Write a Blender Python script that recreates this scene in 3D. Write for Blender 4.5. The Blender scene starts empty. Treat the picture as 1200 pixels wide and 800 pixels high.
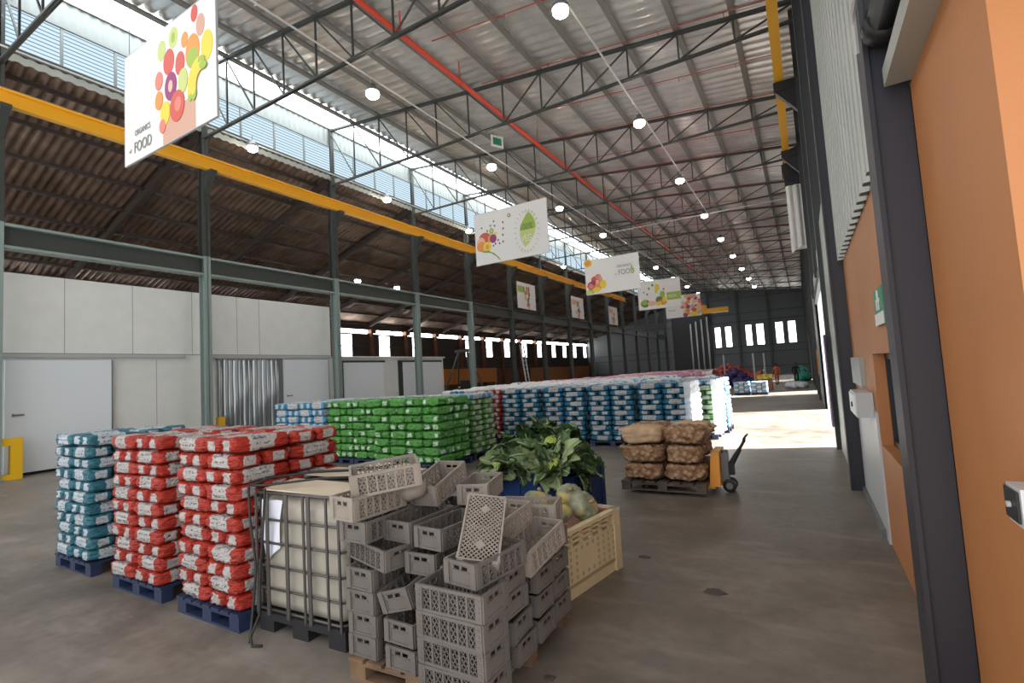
import bpy, math, random
from mathutils import Vector, Matrix, Euler, noise
PI = math.pi
rnd = random.Random(7)
SC = bpy.context.scene
COL = SC.collection

# ------------------------------------------------------------------ helpers
def tag(o, label=None, cat=None, group=None, kind=None):
    if label: o['label'] = label
    if cat: o['category'] = cat
    if group: o['group'] = group
    if kind: o['kind'] = kind
    return o

def thing(name, label, cat, loc=(0, 0, 0), rz=0.0, group=None, kind=None):
    o = bpy.data.objects.new(name, None)
    COL.objects.link(o)
    o.location = loc
    o.rotation_euler = (0, 0, rz)
    return tag(o, label, cat, group, kind)

def link(name, me, parent=None, loc=None, rot=None, scale=None):
    o = bpy.data.objects.new(name, me)
    COL.objects.link(o)
    if parent is not None: o.parent = parent
    if loc is not None: o.location = loc
    if rot is not None: o.rotation_euler = rot
    if scale is not None: o.scale = scale
    return o

def copy_tree(o, parent=None):
    c = o.copy()
    COL.objects.link(c)
    c.parent = parent
    for ch in list(KIDS.get(o.name, ())):
        copy_tree(ch, c)
    return c

KIDS = {}
def index_kids(root):
    KIDS.clear()
    for o in COL.objects:
        if o.parent is not None:
            KIDS.setdefault(o.parent.name, []).append(o)

class MB:
    def __init__(s):
        s.v, s.f, s.mi = [], [], []
    def add(s, vs, fs, mi=0):
        b = len(s.v)
        s.v += [tuple(p) for p in vs]
        s.f += [tuple(b + i for i in f) for f in fs]
        s.mi += [mi] * len(fs)
        return s
    def box(s, c, d, R=None, mi=0):
        c = Vector(c)
        x, y, z = d[0] / 2, d[1] / 2, d[2] / 2
        P = [Vector(p) for p in ((-x, -y, -z), (x, -y, -z), (x, y, -z), (-x, y, -z), (-x, -y, z), (x, -y, z), (x, y, z), (-x, y, z))]
        if R is not None: P = [R @ p for p in P]
        return s.add([c + p for p in P], [(3, 2, 1, 0), (4, 5, 6, 7), (0, 1, 5, 4), (1, 2, 6, 5), (2, 3, 7, 6), (3, 0, 4, 7)], mi)
    def b2(s, a, b, mi=0):
        return s.box([(a[i] + b[i]) / 2 for i in range(3)], [abs(b[i] - a[i]) for i in range(3)], None, mi)
    def beam(s, p, q, w, h, mi=0, up=(0, 0, 1)):
        p, q = Vector(p), Vector(q)
        d = q - p
        L = d.length
        if L < 1e-6: return s
        d /= L
        u = Vector(up)
        sx = d.cross(u)
        if sx.length < 1e-4: sx = d.cross(Vector((0, 1, 0)))
        sx.normalize()
        u = sx.cross(d)
        R = Matrix((sx, d, u)).transposed()
        return s.box((p + q) / 2, (w, L, h), R, mi)
    def tube(s, pts, r, n=8, mi=0, cap=True):
        pts = [Vector(p) for p in pts]
        rr = r if isinstance(r, (list, tuple)) else [r] * len(pts)
        rings, px = [], None
        for i, p in enumerate(pts):
            d = (pts[min(i + 1, len(pts) - 1)] - pts[max(i - 1, 0)]).normalized()
            a = px if px is not None else (Vector((0, 0, 1)) if abs(d.z) < .9 else Vector((1, 0, 0)))
            x = (a - d * a.dot(d))
            if x.length < 1e-5: x = d.orthogonal()
            x.normalize(); px = x
            y = d.cross(x)
            rings.append([p + (x * math.cos(2 * PI * k / n) + y * math.sin(2 * PI * k / n)) * rr[i] for k in range(n)])
        vs = [v for R in rings for v in R]
        fs = []
        for i in range(len(pts) - 1):
            for k in range(n):
                fs.append((i * n + k, i * n + (k + 1) % n, (i + 1) * n + (k + 1) % n, (i + 1) * n + k))
        if cap:
            fs.append(tuple(range(n - 1, -1, -1)))
            fs.append(tuple((len(pts) - 1) * n + k for k in range(n)))
        return s.add(vs, fs, mi)
    def lathe(s, prof, n=20, c=(0, 0, 0), mi=0, R=None):
        c = Vector(c)
        vs, fs = [], []
        for r, z in prof:
            for k in range(n):
                p = Vector((r * math.cos(2 * PI * k / n), r * math.sin(2 * PI * k / n), z))
                if R is not None: p = R @ p
                vs.append(c + p)
        m = len(prof)
        for i in range(m - 1):
            for k in range(n):
                fs.append((i * n + k, i * n + (k + 1) % n, (i + 1) * n + (k + 1) % n, (i + 1) * n + k))
        fs.append(tuple(range(n - 1, -1, -1)))
        fs.append(tuple((m - 1) * n + k for k in range(n)))
        return s.add(vs, fs, mi)
    def quad(s, a, b, c, d, mi=0):
        return s.add([a, b, c, d], [(0, 1, 2, 3)], mi)
    def grid(s, fn, nu, nv, mi=0):
        vs = [fn(i / nu, j / nv) for j in range(nv + 1) for i in range(nu + 1)]
        fs = [(j * (nu + 1) + i, j * (nu + 1) + i + 1, (j + 1) * (nu + 1) + i + 1, (j + 1) * (nu + 1) + i) for j in range(nv) for i in range(nu)]
        return s.add(vs, fs, mi)
    def mesh(s, name, mats, smooth=False):
        me = bpy.data.meshes.new(name)
        me.from_pydata([tuple(v) for v in s.v], [], s.f)
        for m in (mats if isinstance(mats, (list, tuple)) else [mats]): me.materials.append(m)
        if any(s.mi): me.polygons.foreach_set('material_index', s.mi)
        if smooth: me.polygons.foreach_set('use_smooth', [True] * len(me.polygons))
        me.update()
        return me
    def obj(s, name, mats, parent=None, smooth=False, loc=None, rot=None):
        return link(name, s.mesh(name, mats, smooth), parent, loc, rot)

def struct(o, label=None, cat=None):
    o['kind'] = 'structure'
    if label: o['label'] = label
    if cat: o['category'] = cat
    return o

# ------------------------------------------------------------------ materials
def mat(name, col, rough=.6, metal=0.0, emis=None, es=0.0, bump=0.0, bscale=30.0, var=0.0, vscale=3.0, spec=.5, trans=0.0, alpha=None):
    m = bpy.data.materials.new(name)
    m.use_nodes = True
    nt = m.node_tree
    b = nt.nodes['Principled BSDF']
    b.inputs['Base Color'].default_value = (*col, 1)
    b.inputs['Roughness'].default_value = rough
    b.inputs['Metallic'].default_value = metal
    b.inputs['Specular IOR Level'].default_value = spec
    if trans: b.inputs['Transmission Weight'].default_value = trans
    if emis:
        b.inputs['Emission Color'].default_value = (*emis, 1)
        b.inputs['Emission Strength'].default_value = es
    tc = None
    if bump or var:
        tc = nt.nodes.new('ShaderNodeTexCoord')
    if var:
        n = nt.nodes.new('ShaderNodeTexNoise')
        n.inputs['Scale'].default_value = vscale
        n.inputs['Detail'].default_value = 6
        nt.links.new(tc.outputs['Object'], n.inputs['Vector'])
        r = nt.nodes.new('ShaderNodeValToRGB')
        r.color_ramp.elements[0].position = .3
        r.color_ramp.elements[1].position = .7
        r.color_ramp.elements[0].color = (*[max(0, c * (1 - var)) for c in col], 1)
        r.color_ramp.elements[1].color = (*[min(1, c * (1 + var)) for c in col], 1)
        nt.links.new(n.outputs['Fac'], r.inputs['Fac'])
        nt.links.new(r.outputs['Color'], b.inputs['Base Color'])
    if bump:
        n = nt.nodes.new('ShaderNodeTexNoise')
        n.inputs['Scale'].default_value = bscale
        n.inputs['Detail'].default_value = 5
        nt.links.new(tc.outputs['Object'], n.inputs['Vector'])
        bp = nt.nodes.new('ShaderNodeBump')
        bp.inputs['Strength'].default_value = bump
        bp.inputs['Distance'].default_value = .02
        nt.links.new(n.outputs['Fac'], bp.inputs['Height'])
        nt.links.new(bp.outputs['Normal'], b.inputs['Normal'])
    return m

class NT:
    """small node-graph helper"""
    def __init__(s, m): s.nt = m.node_tree
    def n(s, t): return s.nt.nodes.new(t)
    def val(s, sock, v):
        if isinstance(v, bpy.types.NodeSocket): s.nt.links.new(v, sock)
        elif v is not None: sock.default_value = v
    def math(s, op, a, b=None, c=None):
        n = s.n('ShaderNodeMath'); n.operation = op
        for i, v in enumerate((a, b, c)):
            if v is not None: s.val(n.inputs[i], v)
        return n.outputs[0]
    def noise(s, vec, scale, detail=4):
        n = s.n('ShaderNodeTexNoise')
        s.val(n.inputs['Vector'], vec)
        n.inputs['Scale'].default_value = scale; n.inputs['Detail'].default_value = detail
        return n.outputs['Fac']
    def mix(s, f, a, b):
        n = s.n('ShaderNodeMix'); n.data_type = 'RGBA'
        s.val(n.inputs[0], f)
        s.val(n.inputs[6], a if isinstance(a, bpy.types.NodeSocket) else (*a, 1))
        s.val(n.inputs[7], b if isinstance(b, bpy.types.NodeSocket) else (*b, 1))
        return n.outputs[2]

def bag_material(name, col, dark, white, style='print', wf=.25):
    """printed net bag: a white band round the middle with dark lettering-like print; coloured ends with white patches"""
    m = bpy.data.materials.new(name); m.use_nodes = True
    g = NT(m); b = m.node_tree.nodes['Principled BSDF']
    tc = g.n('ShaderNodeTexCoord')
    sp = g.n('ShaderNodeSeparateXYZ'); g.val(sp.inputs[0], tc.outputs['Object'])
    x, y, z = sp.outputs
    oi = g.n('ShaderNodeObjectInfo'); rn = oi.outputs['Random']
    mv = g.n('ShaderNodeVectorMath'); mv.operation = 'ADD'
    g.val(mv.inputs[0], tc.outputs['Object'])
    cb = g.n('ShaderNodeCombineXYZ'); g.val(cb.inputs[0], g.math('MULTIPLY', rn, 37.0)); g.val(cb.inputs[1], g.math('MULTIPLY', rn, 11.0))
    g.val(mv.inputs[1], cb.outputs[0])
    V = mv.outputs[0]
    n1 = g.noise(V, 4.0)
    wob = g.math('MULTIPLY', g.math('SUBTRACT', n1, .5), .16)
    ax = g.math('ABSOLUTE', g.math('ADD', x, wob))
    ay = g.math('ABSOLUTE', g.math('ADD', y, wob))
    if style == 'print':
        sh = g.math('ADD', wf, g.math('MULTIPLY', g.math('SUBTRACT', rn, .5), .06))
        axs = g.math('ABSOLUTE', g.math('ADD', g.math('ADD', x, wob), g.math('MULTIPLY', g.math('SUBTRACT', g.math('FRACT', g.math('MULTIPLY', rn, 13.0)), .5), .16)))
        band = g.math('LESS_THAN', axs, sh)
        endp = g.math('MULTIPLY', g.math('MULTIPLY', g.math('GREATER_THAN', ax, .44), g.math('LESS_THAN', ay, .22)), g.math('LESS_THAN', g.math('ABSOLUTE', z), .33))
        w = g.math('MAXIMUM', band, endp)
        # rows of dark print inside the band
        st = g.n('ShaderNodeMapping'); g.val(st.inputs[0], V)
        st.inputs['Scale'].default_value = (26, 9, 5)
        t = g.noise(st.outputs[0], 1.0, 2)
        ink = g.math('MULTIPLY', g.math('GREATER_THAN', t, .53), g.math('LESS_THAN', axs, g.math('SUBTRACT', sh, .05)))
        row = g.math('GREATER_THAN', g.math('SINE', g.math('MULTIPLY', g.math('ADD', y, z), 17.0)), .1)
        ink = g.math('MULTIPLY', g.math('MULTIPLY', ink, row), .8)
    else:
        xx = g.math('ADD', x, wob)
        patch = g.math('MULTIPLY', g.math('GREATER_THAN', xx, .24), g.math('LESS_THAN', xx, .42))
        pz = g.math('LESS_THAN', g.math('ABSOLUTE', g.math('ADD', z, g.math('MULTIPLY', g.math('SUBTRACT', n1, .5), .5))), .24)
        px = g.math('LESS_THAN', ay, .3)
        endp = g.math('MULTIPLY', g.math('MULTIPLY', g.math('GREATER_THAN', ax, .45), pz), px)
        w = g.math('MAXIMUM', g.math('MULTIPLY', g.math('MULTIPLY', patch, pz), g.math('GREATER_THAN', rn, .45)), g.math('MULTIPLY', endp, g.math('LESS_THAN', rn, .5)))
        ink = g.math('MULTIPLY', w, 0.0)
    n2 = g.noise(V, 9.0)
    n2 = g.math('MULTIPLY_ADD', g.math('SUBTRACT', n2, .5), 2.4, .5)
    c1 = g.mix(n2, dark, col)
    wt = g.mix(ink, white, (.05, .05, .06))
    g.val(b.inputs['Base Color'], g.mix(w, c1, wt))
    b.inputs['Roughness'].default_value = .38
    bp = g.n('ShaderNodeBump'); bp.inputs['Strength'].default_value = .95; bp.inputs['Distance'].default_value = .04
    g.val(bp.inputs['Height'], g.noise(V, 7.0, 6))
    g.val(b.inputs['Normal'], bp.outputs[0])
    return m

def floor_material():
    m = bpy.data.materials.new('worn_concrete'); m.use_nodes = True
    g = NT(m); b = m.node_tree.nodes['Principled BSDF']
    tc = g.n('ShaderNodeTexCoord'); V = tc.outputs['Object']
    a = g.noise(V, .35, 8); c = g.noise(V, 1.7, 8); d = g.noise(V, 9.0, 8)
    f = g.math('ADD', g.math('MULTIPLY', a, .5), g.math('ADD', g.math('MULTIPLY', c, .35), g.math('MULTIPLY', d, .15)))
    r = g.n('ShaderNodeValToRGB'); g.val(r.inputs[0], f)
    e = r.color_ramp.elements
    e[0].position = .36; e[0].color = (.085, .070, .057, 1)
    e[1].position = .66; e[1].color = (.285, .245, .205, 1)
    k = e.new(.5); k.color = (.168, .141, .116, 1)
    st = g.n('ShaderNodeMapping'); g.val(st.inputs[0], V); st.inputs['Scale'].default_value = (.8, 2.6, 1)
    du = g.math('MULTIPLY', g.math('SUBTRACT', g.noise(st.outputs[0], 1.4, 10), .56), 5.0)
    du.node.use_clamp = True
    g.val(b.inputs['Base Color'], g.mix(g.math('MULTIPLY', du, .45), r.outputs[0], (.34, .31, .28)))
    rr = g.math('MULTIPLY_ADD', c, .35, .3)
    g.val(b.inputs['Roughness'], rr)
    bp = g.n('ShaderNodeBump'); bp.inputs['Strength'].default_value = .25; bp.inputs['Distance'].default_value = .01
    g.val(bp.inputs['Height'], d); g.val(b.inputs['Normal'], bp.outputs[0])
    return m

def emit(name, col, s):
    m = bpy.data.materials.new(name); m.use_nodes = True
    nt = m.node_tree; nt.nodes.clear()
    o = nt.nodes.new('ShaderNodeOutputMaterial'); e = nt.nodes.new('ShaderNodeEmission')
    e.inputs[0].default_value = (*col, 1); e.inputs[1].default_value = s
    nt.links.new(e.outputs[0], o.inputs[0])
    return m

def louvre_material():
    """daylit frosted louvre blades: bright blades with darker gaps between"""
    m = bpy.data.materials.new('daylit_louvre'); m.use_nodes = True
    nt = m.node_tree; nt.nodes.clear(); g = NT(m)
    o = g.n('ShaderNodeOutputMaterial'); e = g.n('ShaderNodeEmission')
    tc = g.n('ShaderNodeTexCoord'); sp = g.n('ShaderNodeSeparateXYZ'); g.val(sp.inputs[0], tc.outputs['Object'])
    s = g.math('FRACT', g.math('MULTIPLY', sp.outputs[2], 8.0))
    k = g.math('GREATER_THAN', s, .3)
    g.val(e.inputs[0], g.mix(k, (.20, .28, .34), (.60, .76, .87)))
    e.inputs[1].default_value = LOUVRE_S
    g.val(o.inputs[0], e.outputs[0])
    return m

LOUVRE_S, SKY_S, SLOT_S, LAMP_S = .62, 4.0, 3.0, 30.0
M = {}
M['floor'] = floor_material()
M['foil'] = mat('silver_foil_lining', (.76, .73, .69), .30, .60, bump=.3, bscale=5, var=.14, vscale=1.2)
M['leansheet'] = mat('brown_aged_sheet', (.30, .215, .165), .30, .6, var=.35, vscale=1.5)
M['purlin'] = mat('grey_purlin_steel', (.27, .255, .235), .55, .3)
M['truss'] = mat('dark_green_grey_steel', (.060, .066, .060), .5, .2)
M['steel'] = mat('dark_column_steel', (.052, .058, .056), .5, .2)
M['teal'] = mat('pale_teal_paint', (.27, .335, .31), .45)
M['yellow'] = mat('crane_yellow', (.95, .47, .02), .45)
M['byellow'] = mat('bollard_yellow', (.88, .52, .015), .4)
M['white'] = mat('white_panel', (.86, .87, .83), .35, var=.03, vscale=2)
M['doorw'] = mat('white_door_panel', (.88, .93, .96), .3)
M['seam'] = mat('grey_seam', (.36, .37, .36), .5)
M['strip'] = mat('grey_pvc_strip', (.34, .36, .36), .14, .55)
M['orange'] = mat('orange_wall_paint', (.48, .19, .063), .55, bump=.12, bscale=60, var=.07, vscale=1.0)
M['orange2'] = mat('bright_orange_board', (.72, .24, .03), .5)
M['brick'] = mat('brown_lower_wall', (.20, .085, .045), .7, var=.3, vscale=1)
M['black'] = mat('black_paint', (.018, .017, .020), .42)
M['navy'] = mat('black_blue_paint', (.026, .025, .034), .5)
M['cladding'] = mat('grey_green_cladding', (.36, .37, .33), .42, .15, var=.08, vscale=1)
M['darkclad'] = mat('dark_grey_cladding', (.085, .092, .094), .55)
M['darkbrown'] = mat('dark_brown_sheet', (.055, .040, .034), .6)
M['lightgrey'] = mat('light_grey_paint', (.52, .53, .53), .4)
M['whitepaint'] = mat('white_conduit', (.72, .70, .66), .4)
M['redpipe'] = mat('red_sprinkler_pipe', (.75, .085, .045), .4)
M['redthin'] = mat('thin_red_pipe', (.42, .09, .06), .5)
M['glass_dark'] = mat('dark_window_glass', (.05, .04, .035), .12)
M['lamp'] = emit('lamp_lens', (1, .93, .80), LAMP_S)
M['lampbody'] = mat('lamp_housing', (.25, .25, .25), .4, .5)
M['skylight'] = emit('translucent_roof_sheet', (.90, .96, 1.0), SKY_S)
M['slot'] = emit('daylit_pane', (1, .98, .95), SLOT_S)
M['louvre'] = louvre_material()
M['fascia'] = mat('grey_fascia_sheet', (.22, .24, .23), .5, .2)
M['palletblue'] = mat('blue_plastic_pallet', (.018, .03, .075), .5)
M['wood'] = mat('pallet_wood', (.165, .10, .055), .75, bump=.3, bscale=25, var=.3, vscale=5)
M['oldwood'] = mat('grey_pallet_wood', (.10, .08, .065), .8, var=.3, vscale=5)
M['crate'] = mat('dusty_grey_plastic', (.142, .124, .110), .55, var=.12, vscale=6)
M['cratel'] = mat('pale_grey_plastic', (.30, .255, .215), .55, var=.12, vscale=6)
M['tank'] = mat('milky_tank_plastic', (.42, .38, .315), .4, var=.06, vscale=3)
M['cage'] = mat('galvanised_cage', (.11, .10, .092), .45, .5)
M['card'] = mat('cream_board', (.62, .52, .38), .7, var=.08, vscale=4)
M['paper'] = mat('white_paper', (.78, .80, .88), .6)
M['cream'] = mat('cream_bin_plastic', (.66, .53, .32), .5, var=.06, vscale=4)
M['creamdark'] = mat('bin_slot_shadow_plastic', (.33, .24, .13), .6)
M['pink'] = mat('faded_pink_plastic', (.52, .30, .24), .55)
M['bluebin'] = mat('blue_bin_plastic', (.012, .045, .16), .42)
M['stem'] = mat('dry_stem', (.33, .26, .14), .8)
M['film'] = None
M['jack'] = mat('pallet_jack_orange', (.85, .33, .02), .4)
M['rubber'] = mat('black_rubber', (.02, .02, .02), .6)
M['metalgrey'] = mat('worn_metal', (.22, .22, .22), .4, .6)
M['sign'] = mat('sign_board_white', (.80, .78, .75), .5)
M['ink'] = mat('sign_ink_grey', (.22, .23, .20), .6)
M['sgreen'] = mat('sign_green', (.22, .50, .05), .5)
M['sgreen2'] = mat('sign_light_green', (.45, .62, .12), .5)
M['egreen'] = mat('exit_green', (.03, .26, .14), .45)
M['leaf_d'] = mat('dark_leaf', (.030, .066, .022), .45, var=.4, vscale=14, bump=.4, bscale=18)
M['leaf_m'] = mat('mid_leaf', (.10, .165, .062), .5, var=.35, vscale=14, bump=.4, bscale=18)
M['leaf_l'] = mat('pale_leaf', (.27, .34, .15), .5, var=.25, vscale=14, bump=.4, bscale=18)
M['midrib'] = mat('pale_midrib', (.42, .47, .30), .5)
M['curd'] = mat('yellow_green_head', (.42, .52, .10), .6, bump=.5, bscale=40)
M['dirt'] = mat('dark_dirt', (.09, .072, .058), .9)

def pumpkin_material():
    m = bpy.data.materials.new('pumpkin_skin'); m.use_nodes = True
    g = NT(m); b = m.node_tree.nodes['Principled BSDF']
    tc = g.n('ShaderNodeTexCoord'); V = tc.outputs['Object']
    oi = g.n('ShaderNodeObjectInfo')
    mv = g.n('ShaderNodeVectorMath'); mv.operation = 'ADD'; g.val(mv.inputs[0], V)
    g.val(mv.inputs[1], g.math('MULTIPLY', oi.outputs['Random'], 9.0))
    n1 = g.noise(mv.outputs[0], 14, 6); n2 = g.noise(mv.outputs[0], 3.2, 2)
    base = g.mix(g.math('MULTIPLY_ADD', g.math('SUBTRACT', n1, .5), 2.5, .5), (.13, .17, .10), (.38, .37, .25))
    g.val(b.inputs['Base Color'], g.mix(g.math('MULTIPLY_ADD', g.math('SUBTRACT', n2, .54), 8.0, 0.0), base, (.56, .40, .09)))
    b.inputs['Roughness'].default_value = .45
    return m
M['pumpkin'] = pumpkin_material()

def sack_material():
    m = bpy.data.materials.new('brown_net_sack'); m.use_nodes = True
    g = NT(m); b = m.node_tree.nodes['Principled BSDF']
    tc = g.n('ShaderNodeTexCoord'); V = tc.outputs['Object']
    v = g.n('ShaderNodeTexVoronoi'); v.inputs['Scale'].default_value = 12; g.val(v.inputs['Vector'], V)
    n1 = g.noise(V, 60, 3)
    f = g.math('ADD', g.math('MULTIPLY', v.outputs['Distance'], 1.3), g.math('MULTIPLY', n1, .3))
    g.val(b.inputs['Base Color'], g.mix(f, (.68, .47, .29), (.26, .135, .065)))
    b.inputs['Roughness'].default_value = .75
    bp = g.n('ShaderNodeBump'); bp.inputs['Strength'].default_value = .9; bp.inputs['Distance'].default_value = .05; bp.invert = True
    g.val(bp.inputs['Height'], v.outputs['Distance']); g.val(b.inputs['Normal'], bp.outputs[0])
    return m
M['sack'] = sack_material()
M['sackp'] = mat('plain_brown_sack_cloth', (.55, .37, .22), .8, bump=.4, bscale=30, var=.15, vscale=6)

def film_material():
    m = bpy.data.materials.new('stretch_film_plastic'); m.use_nodes = True
    nt = m.node_tree; g = NT(m); b = nt.nodes['Principled BSDF']
    b.inputs['Base Color'].default_value = (.9, .92, .95, 1); b.inputs['Roughness'].default_value = .25
    t = g.n('ShaderNodeBsdfTransparent'); mx = g.n('ShaderNodeMixShader')
    tc = g.n('ShaderNodeTexCoord')
    f = g.noise(tc.outputs['Object'], 3.0, 5)
    g.val(mx.inputs[0], g.math('MULTIPLY_ADD', f, .7, .35))
    nt.links.new(t.outputs[0], mx.inputs[1]); nt.links.new(b.outputs[0], mx.inputs[2])
    nt.links.new(mx.outputs[0], nt.nodes['Material Output'].inputs[0])
    return m
M['film'] = film_material()

BAGM = {
    'red': bag_material('red_bag_print', (.56, .040, .014), (.24, .010, .007), (.50, .47, .445)),
    'teal': bag_material('teal_bag_print', (.03, .20, .26), (.012, .085, .12), (.52, .58, .62)),
    'blue': bag_material('blue_bag_print', (.014, .20, .36), (.006, .085, .16), (.50, .515, .51)),
    'green': bag_material('green_bag_net', (.16, .50, .08), (.01, .12, .03), (.58, .72, .56), 'net'),
    'lime': bag_material('green_bag_print', (.16, .42, .09), (.03, .17, .04), (.50, .58, .42)),
    'white': bag_material('white_bag_print', (.10, .40, .62), (.06, .25, .45), (.60, .60, .60), 'print', .36),
}

# ------------------------------------------------------------------ camera
F_PX, CAM_H = 583.65, 2.0
_y, _p, _r = [math.radians(a) for a in (30.295, 3.966, -3.365)]
FW = Vector((-math.sin(_y) * math.cos(_p), math.cos(_y) * math.cos(_p), math.sin(_p)))
RT = Vector((math.cos(_y), math.sin(_y), 0)); UP = RT.cross(FW)
RT2 = RT * math.cos(_r) + UP * math.sin(_r); UP2 = UP * math.cos(_r) - RT * math.sin(_r)
cam = bpy.data.objects.new('camera', bpy.data.cameras.new('camera'))
COL.objects.link(cam)
cam.matrix_world = Matrix(((RT2.x, UP2.x, -FW.x, 0), (RT2.y, UP2.y, -FW.y, 0), (RT2.z, UP2.z, -FW.z, CAM_H), (0, 0, 0, 1)))
cam.data.sensor_width = 36; cam.data.lens = F_PX / 1200 * 36; cam.data.clip_start = .05; cam.data.clip_end = 300
SC.camera = cam

# ------------------------------------------------------------------ setting
XR, XL, YE, YN, XO = .62, -18.8, 85.0, -4.0, -34.0
COLY = [-1.0, 4.5, 10.02, 15.92, 21.6, 26.9, 32.3, 37.5, 43.0, 48.4, 53.8, 59.2, 64.6, 70.0, 75.4, 80.8]
RCOLY = [3.4, 9.05, 12.95, 16.6, 22.3, 27.9, 32.6, 38.3, 43.9, 51, 56.3, 61.9, 67.6, 73.3, 79, 84]
def roofz(x): return 12.21 - .11 * x      # top chord line
def leanz(x): return 11.95 - .307 * (XL - x)  # rafter line (x < XL)

m = MB(); m.b2((XO - .3, YN, -.2), (XR + .5, YE + .3, 0))
struct(m.obj('floor', M['floor']))
# main roof: puffed foil sheets between purlins, ribs across
NODEX = [XR - 1.617 * k for k in range(13)]
def corr(y): return .05 - .105 * abs(math.sin(PI * y / .41)) ** .8 + .012 * math.sin(2 * PI * y / 1.9 + 1)
def corr2(y): return .048 * math.sin(2 * PI * y / .29) + .012 * math.sin(2 * PI * y / 1.9 + 1)
def sheet(x0, x1, zf, nx, puff, mt, name, per=.105, y0=YN, y1=YE, corr=corr):
    ny = int((y1 - y0) / per)
    m = MB()
    def fn(u, v):
        x = x0 + (x1 - x0) * u; y = y0 + (y1 - y0) * v
        return (x, y, zf(x) + corr(y) - puff * math.sin(PI * ((u * nx / 4) % 1)) * (.6 + .4 * math.sin(y * 1.3 + x)))
    m.grid(fn, nx, ny)
    return m.obj(name, mt, None, True)
struct(sheet(XR + .3, NODEX[11], lambda x: roofz(x) + .25, 44, .03, M['foil'], 'ceiling', .051))
struct(sheet(NODEX[11], XL - .5, lambda x: roofz(x) + .25, 4, .0, M['skylight'], 'ceiling_skylight'))
struct(sheet(XL - .12, XO - .6, lambda x: leanz(x) + .20, 8, .0, M['leansheet'], 'ceiling_lean_to', .055, corr=corr2))
for k, x in enumerate(NODEX):
    m = MB()
    zz = roofz(x) + .13
    m.b2((x - .03, YN, zz - .08), (x + .03, YE, zz + .05)); m.b2((x - .09, YN, zz - .09), (x + .09, YE, zz - .07))
    struct(m.obj('trim_purlin', M['purlin']))
for k in range(9):
    x = XL - .9 - 1.75 * k
    m = MB(); zz = leanz(x) + .10
    m.b2((x - .04, YN, zz - .07), (x + .04, YE, zz + .07))
    struct(m.obj('trim_lean_to_purlin', M['darkbrown']))
# rear cover of the lean-to roof above eaves (keeps the sky out)
# ---- clerestory
yy = [YN] + COLY[1:] + [YE]
wn = 1
for a, b in zip(yy[:-1], yy[1:]):
    n = 4
    m = MB(); fr = MB()
    m.quad((XL - .02, a, 12.2), (XL - .02, b, 12.2), (XL - .02, b, 13.46), (XL - .02, a, 13.46))
    o = struct(m.obj('window_%d' % wn, M['louvre']))
    for k in range(n + 1):
        y = a + (b - a) * k / n
        fr.b2((XL - .01, y - .035, 12.2), (XL + .05, y + .035, 13.46))
    fr.b2((XL - .01, a, 13.44), (XL + .08, b, 13.54))
    fr.obj('window_frame', M['fascia'], o)
    wn += 1
m = MB()
def fasc(u, v):
    y = YN + (YE - YN) * v
    return (XL + .03 + .02 * math.sin(2 * PI * y / .28), y, 13.5 + .95 * u)
m.grid(fasc, 1, 1270)
struct(m.obj('wall_clerestory', M['fascia'], None, True))
m = MB(); m.b2((XL - .1, YN, 12.02), (XL + .12, YE, 12.2)); struct(m.obj('trim_sill', M['truss']))
m = MB()
def edge(u, v):
    y = YN + (YE - YN) * v
    return (XL + .1 + .01 * u, y, 11.78 + .22 * u + .03 * math.sin(2 * PI * y / .3))
m.grid(edge, 1, 1200); struct(m.obj('trim_flashing', M['cladding'], None, True))
# ---- outer wall of the lean-to
slots = [29.8, 34.4, 38.95, 48.1, 52.5, 56.8, 61.6, 66.2, 71.1, 75.2, 79.4, 84.0]
m = MB()
m.b2((XO - .2, YN, 0), (XO, YE, 3.1), 1)
prev = YN
for s in slots:
    m.b2((XO - .2, prev, 3.1), (XO, s - .7, 6.5)); prev = s + .7
    m.b2((XO - .2, s - .7, 3.1), (XO, s + .7, 4.55))
m.b2((XO - .2, prev, 3.1), (XO, YE, 6.5))
m.b2((XO - .2, YN, 6.95), (XO + .1, YE, 7.4)); m.b2((XO - .2, YN, 6.5), (XO, YE, 6.6))
for z in (3.4, 4.4, 5.4, 6.45): m.b2((XO, YN, z), (XO + .08, YE, z + .09), 2)
struct(m.obj('wall_left', [M['darkbrown'], M['brick'], M['truss']]))
for s in slots:
    m = MB(); m.b2((XO - .12, s - .7, 4.55), (XO - .08, s + .7, 6.5))
    o = struct(m.obj('window_%d' % wn, M['slot'])); wn += 1
m = MB(); m.b2((XO - .15, YN, 6.6), (XO - .1, YE, 6.95)); o = struct(m.obj('window_%d' % wn, emit('eave_daylight', (1, .97, .93), 9.0))); wn += 1
for i in range(14):
    y = 5.3 + 4.55 * i + .0
    m = MB(); m.b2((XO, y - .14, 0), (XO + .3, y + .14, 6.9)); m.b2((XO - .05, y - .3, 6.6), (XO + .5, y + .3, 6.95))
    struct(m.obj('trim_wall_post', M['brick']))
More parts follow.
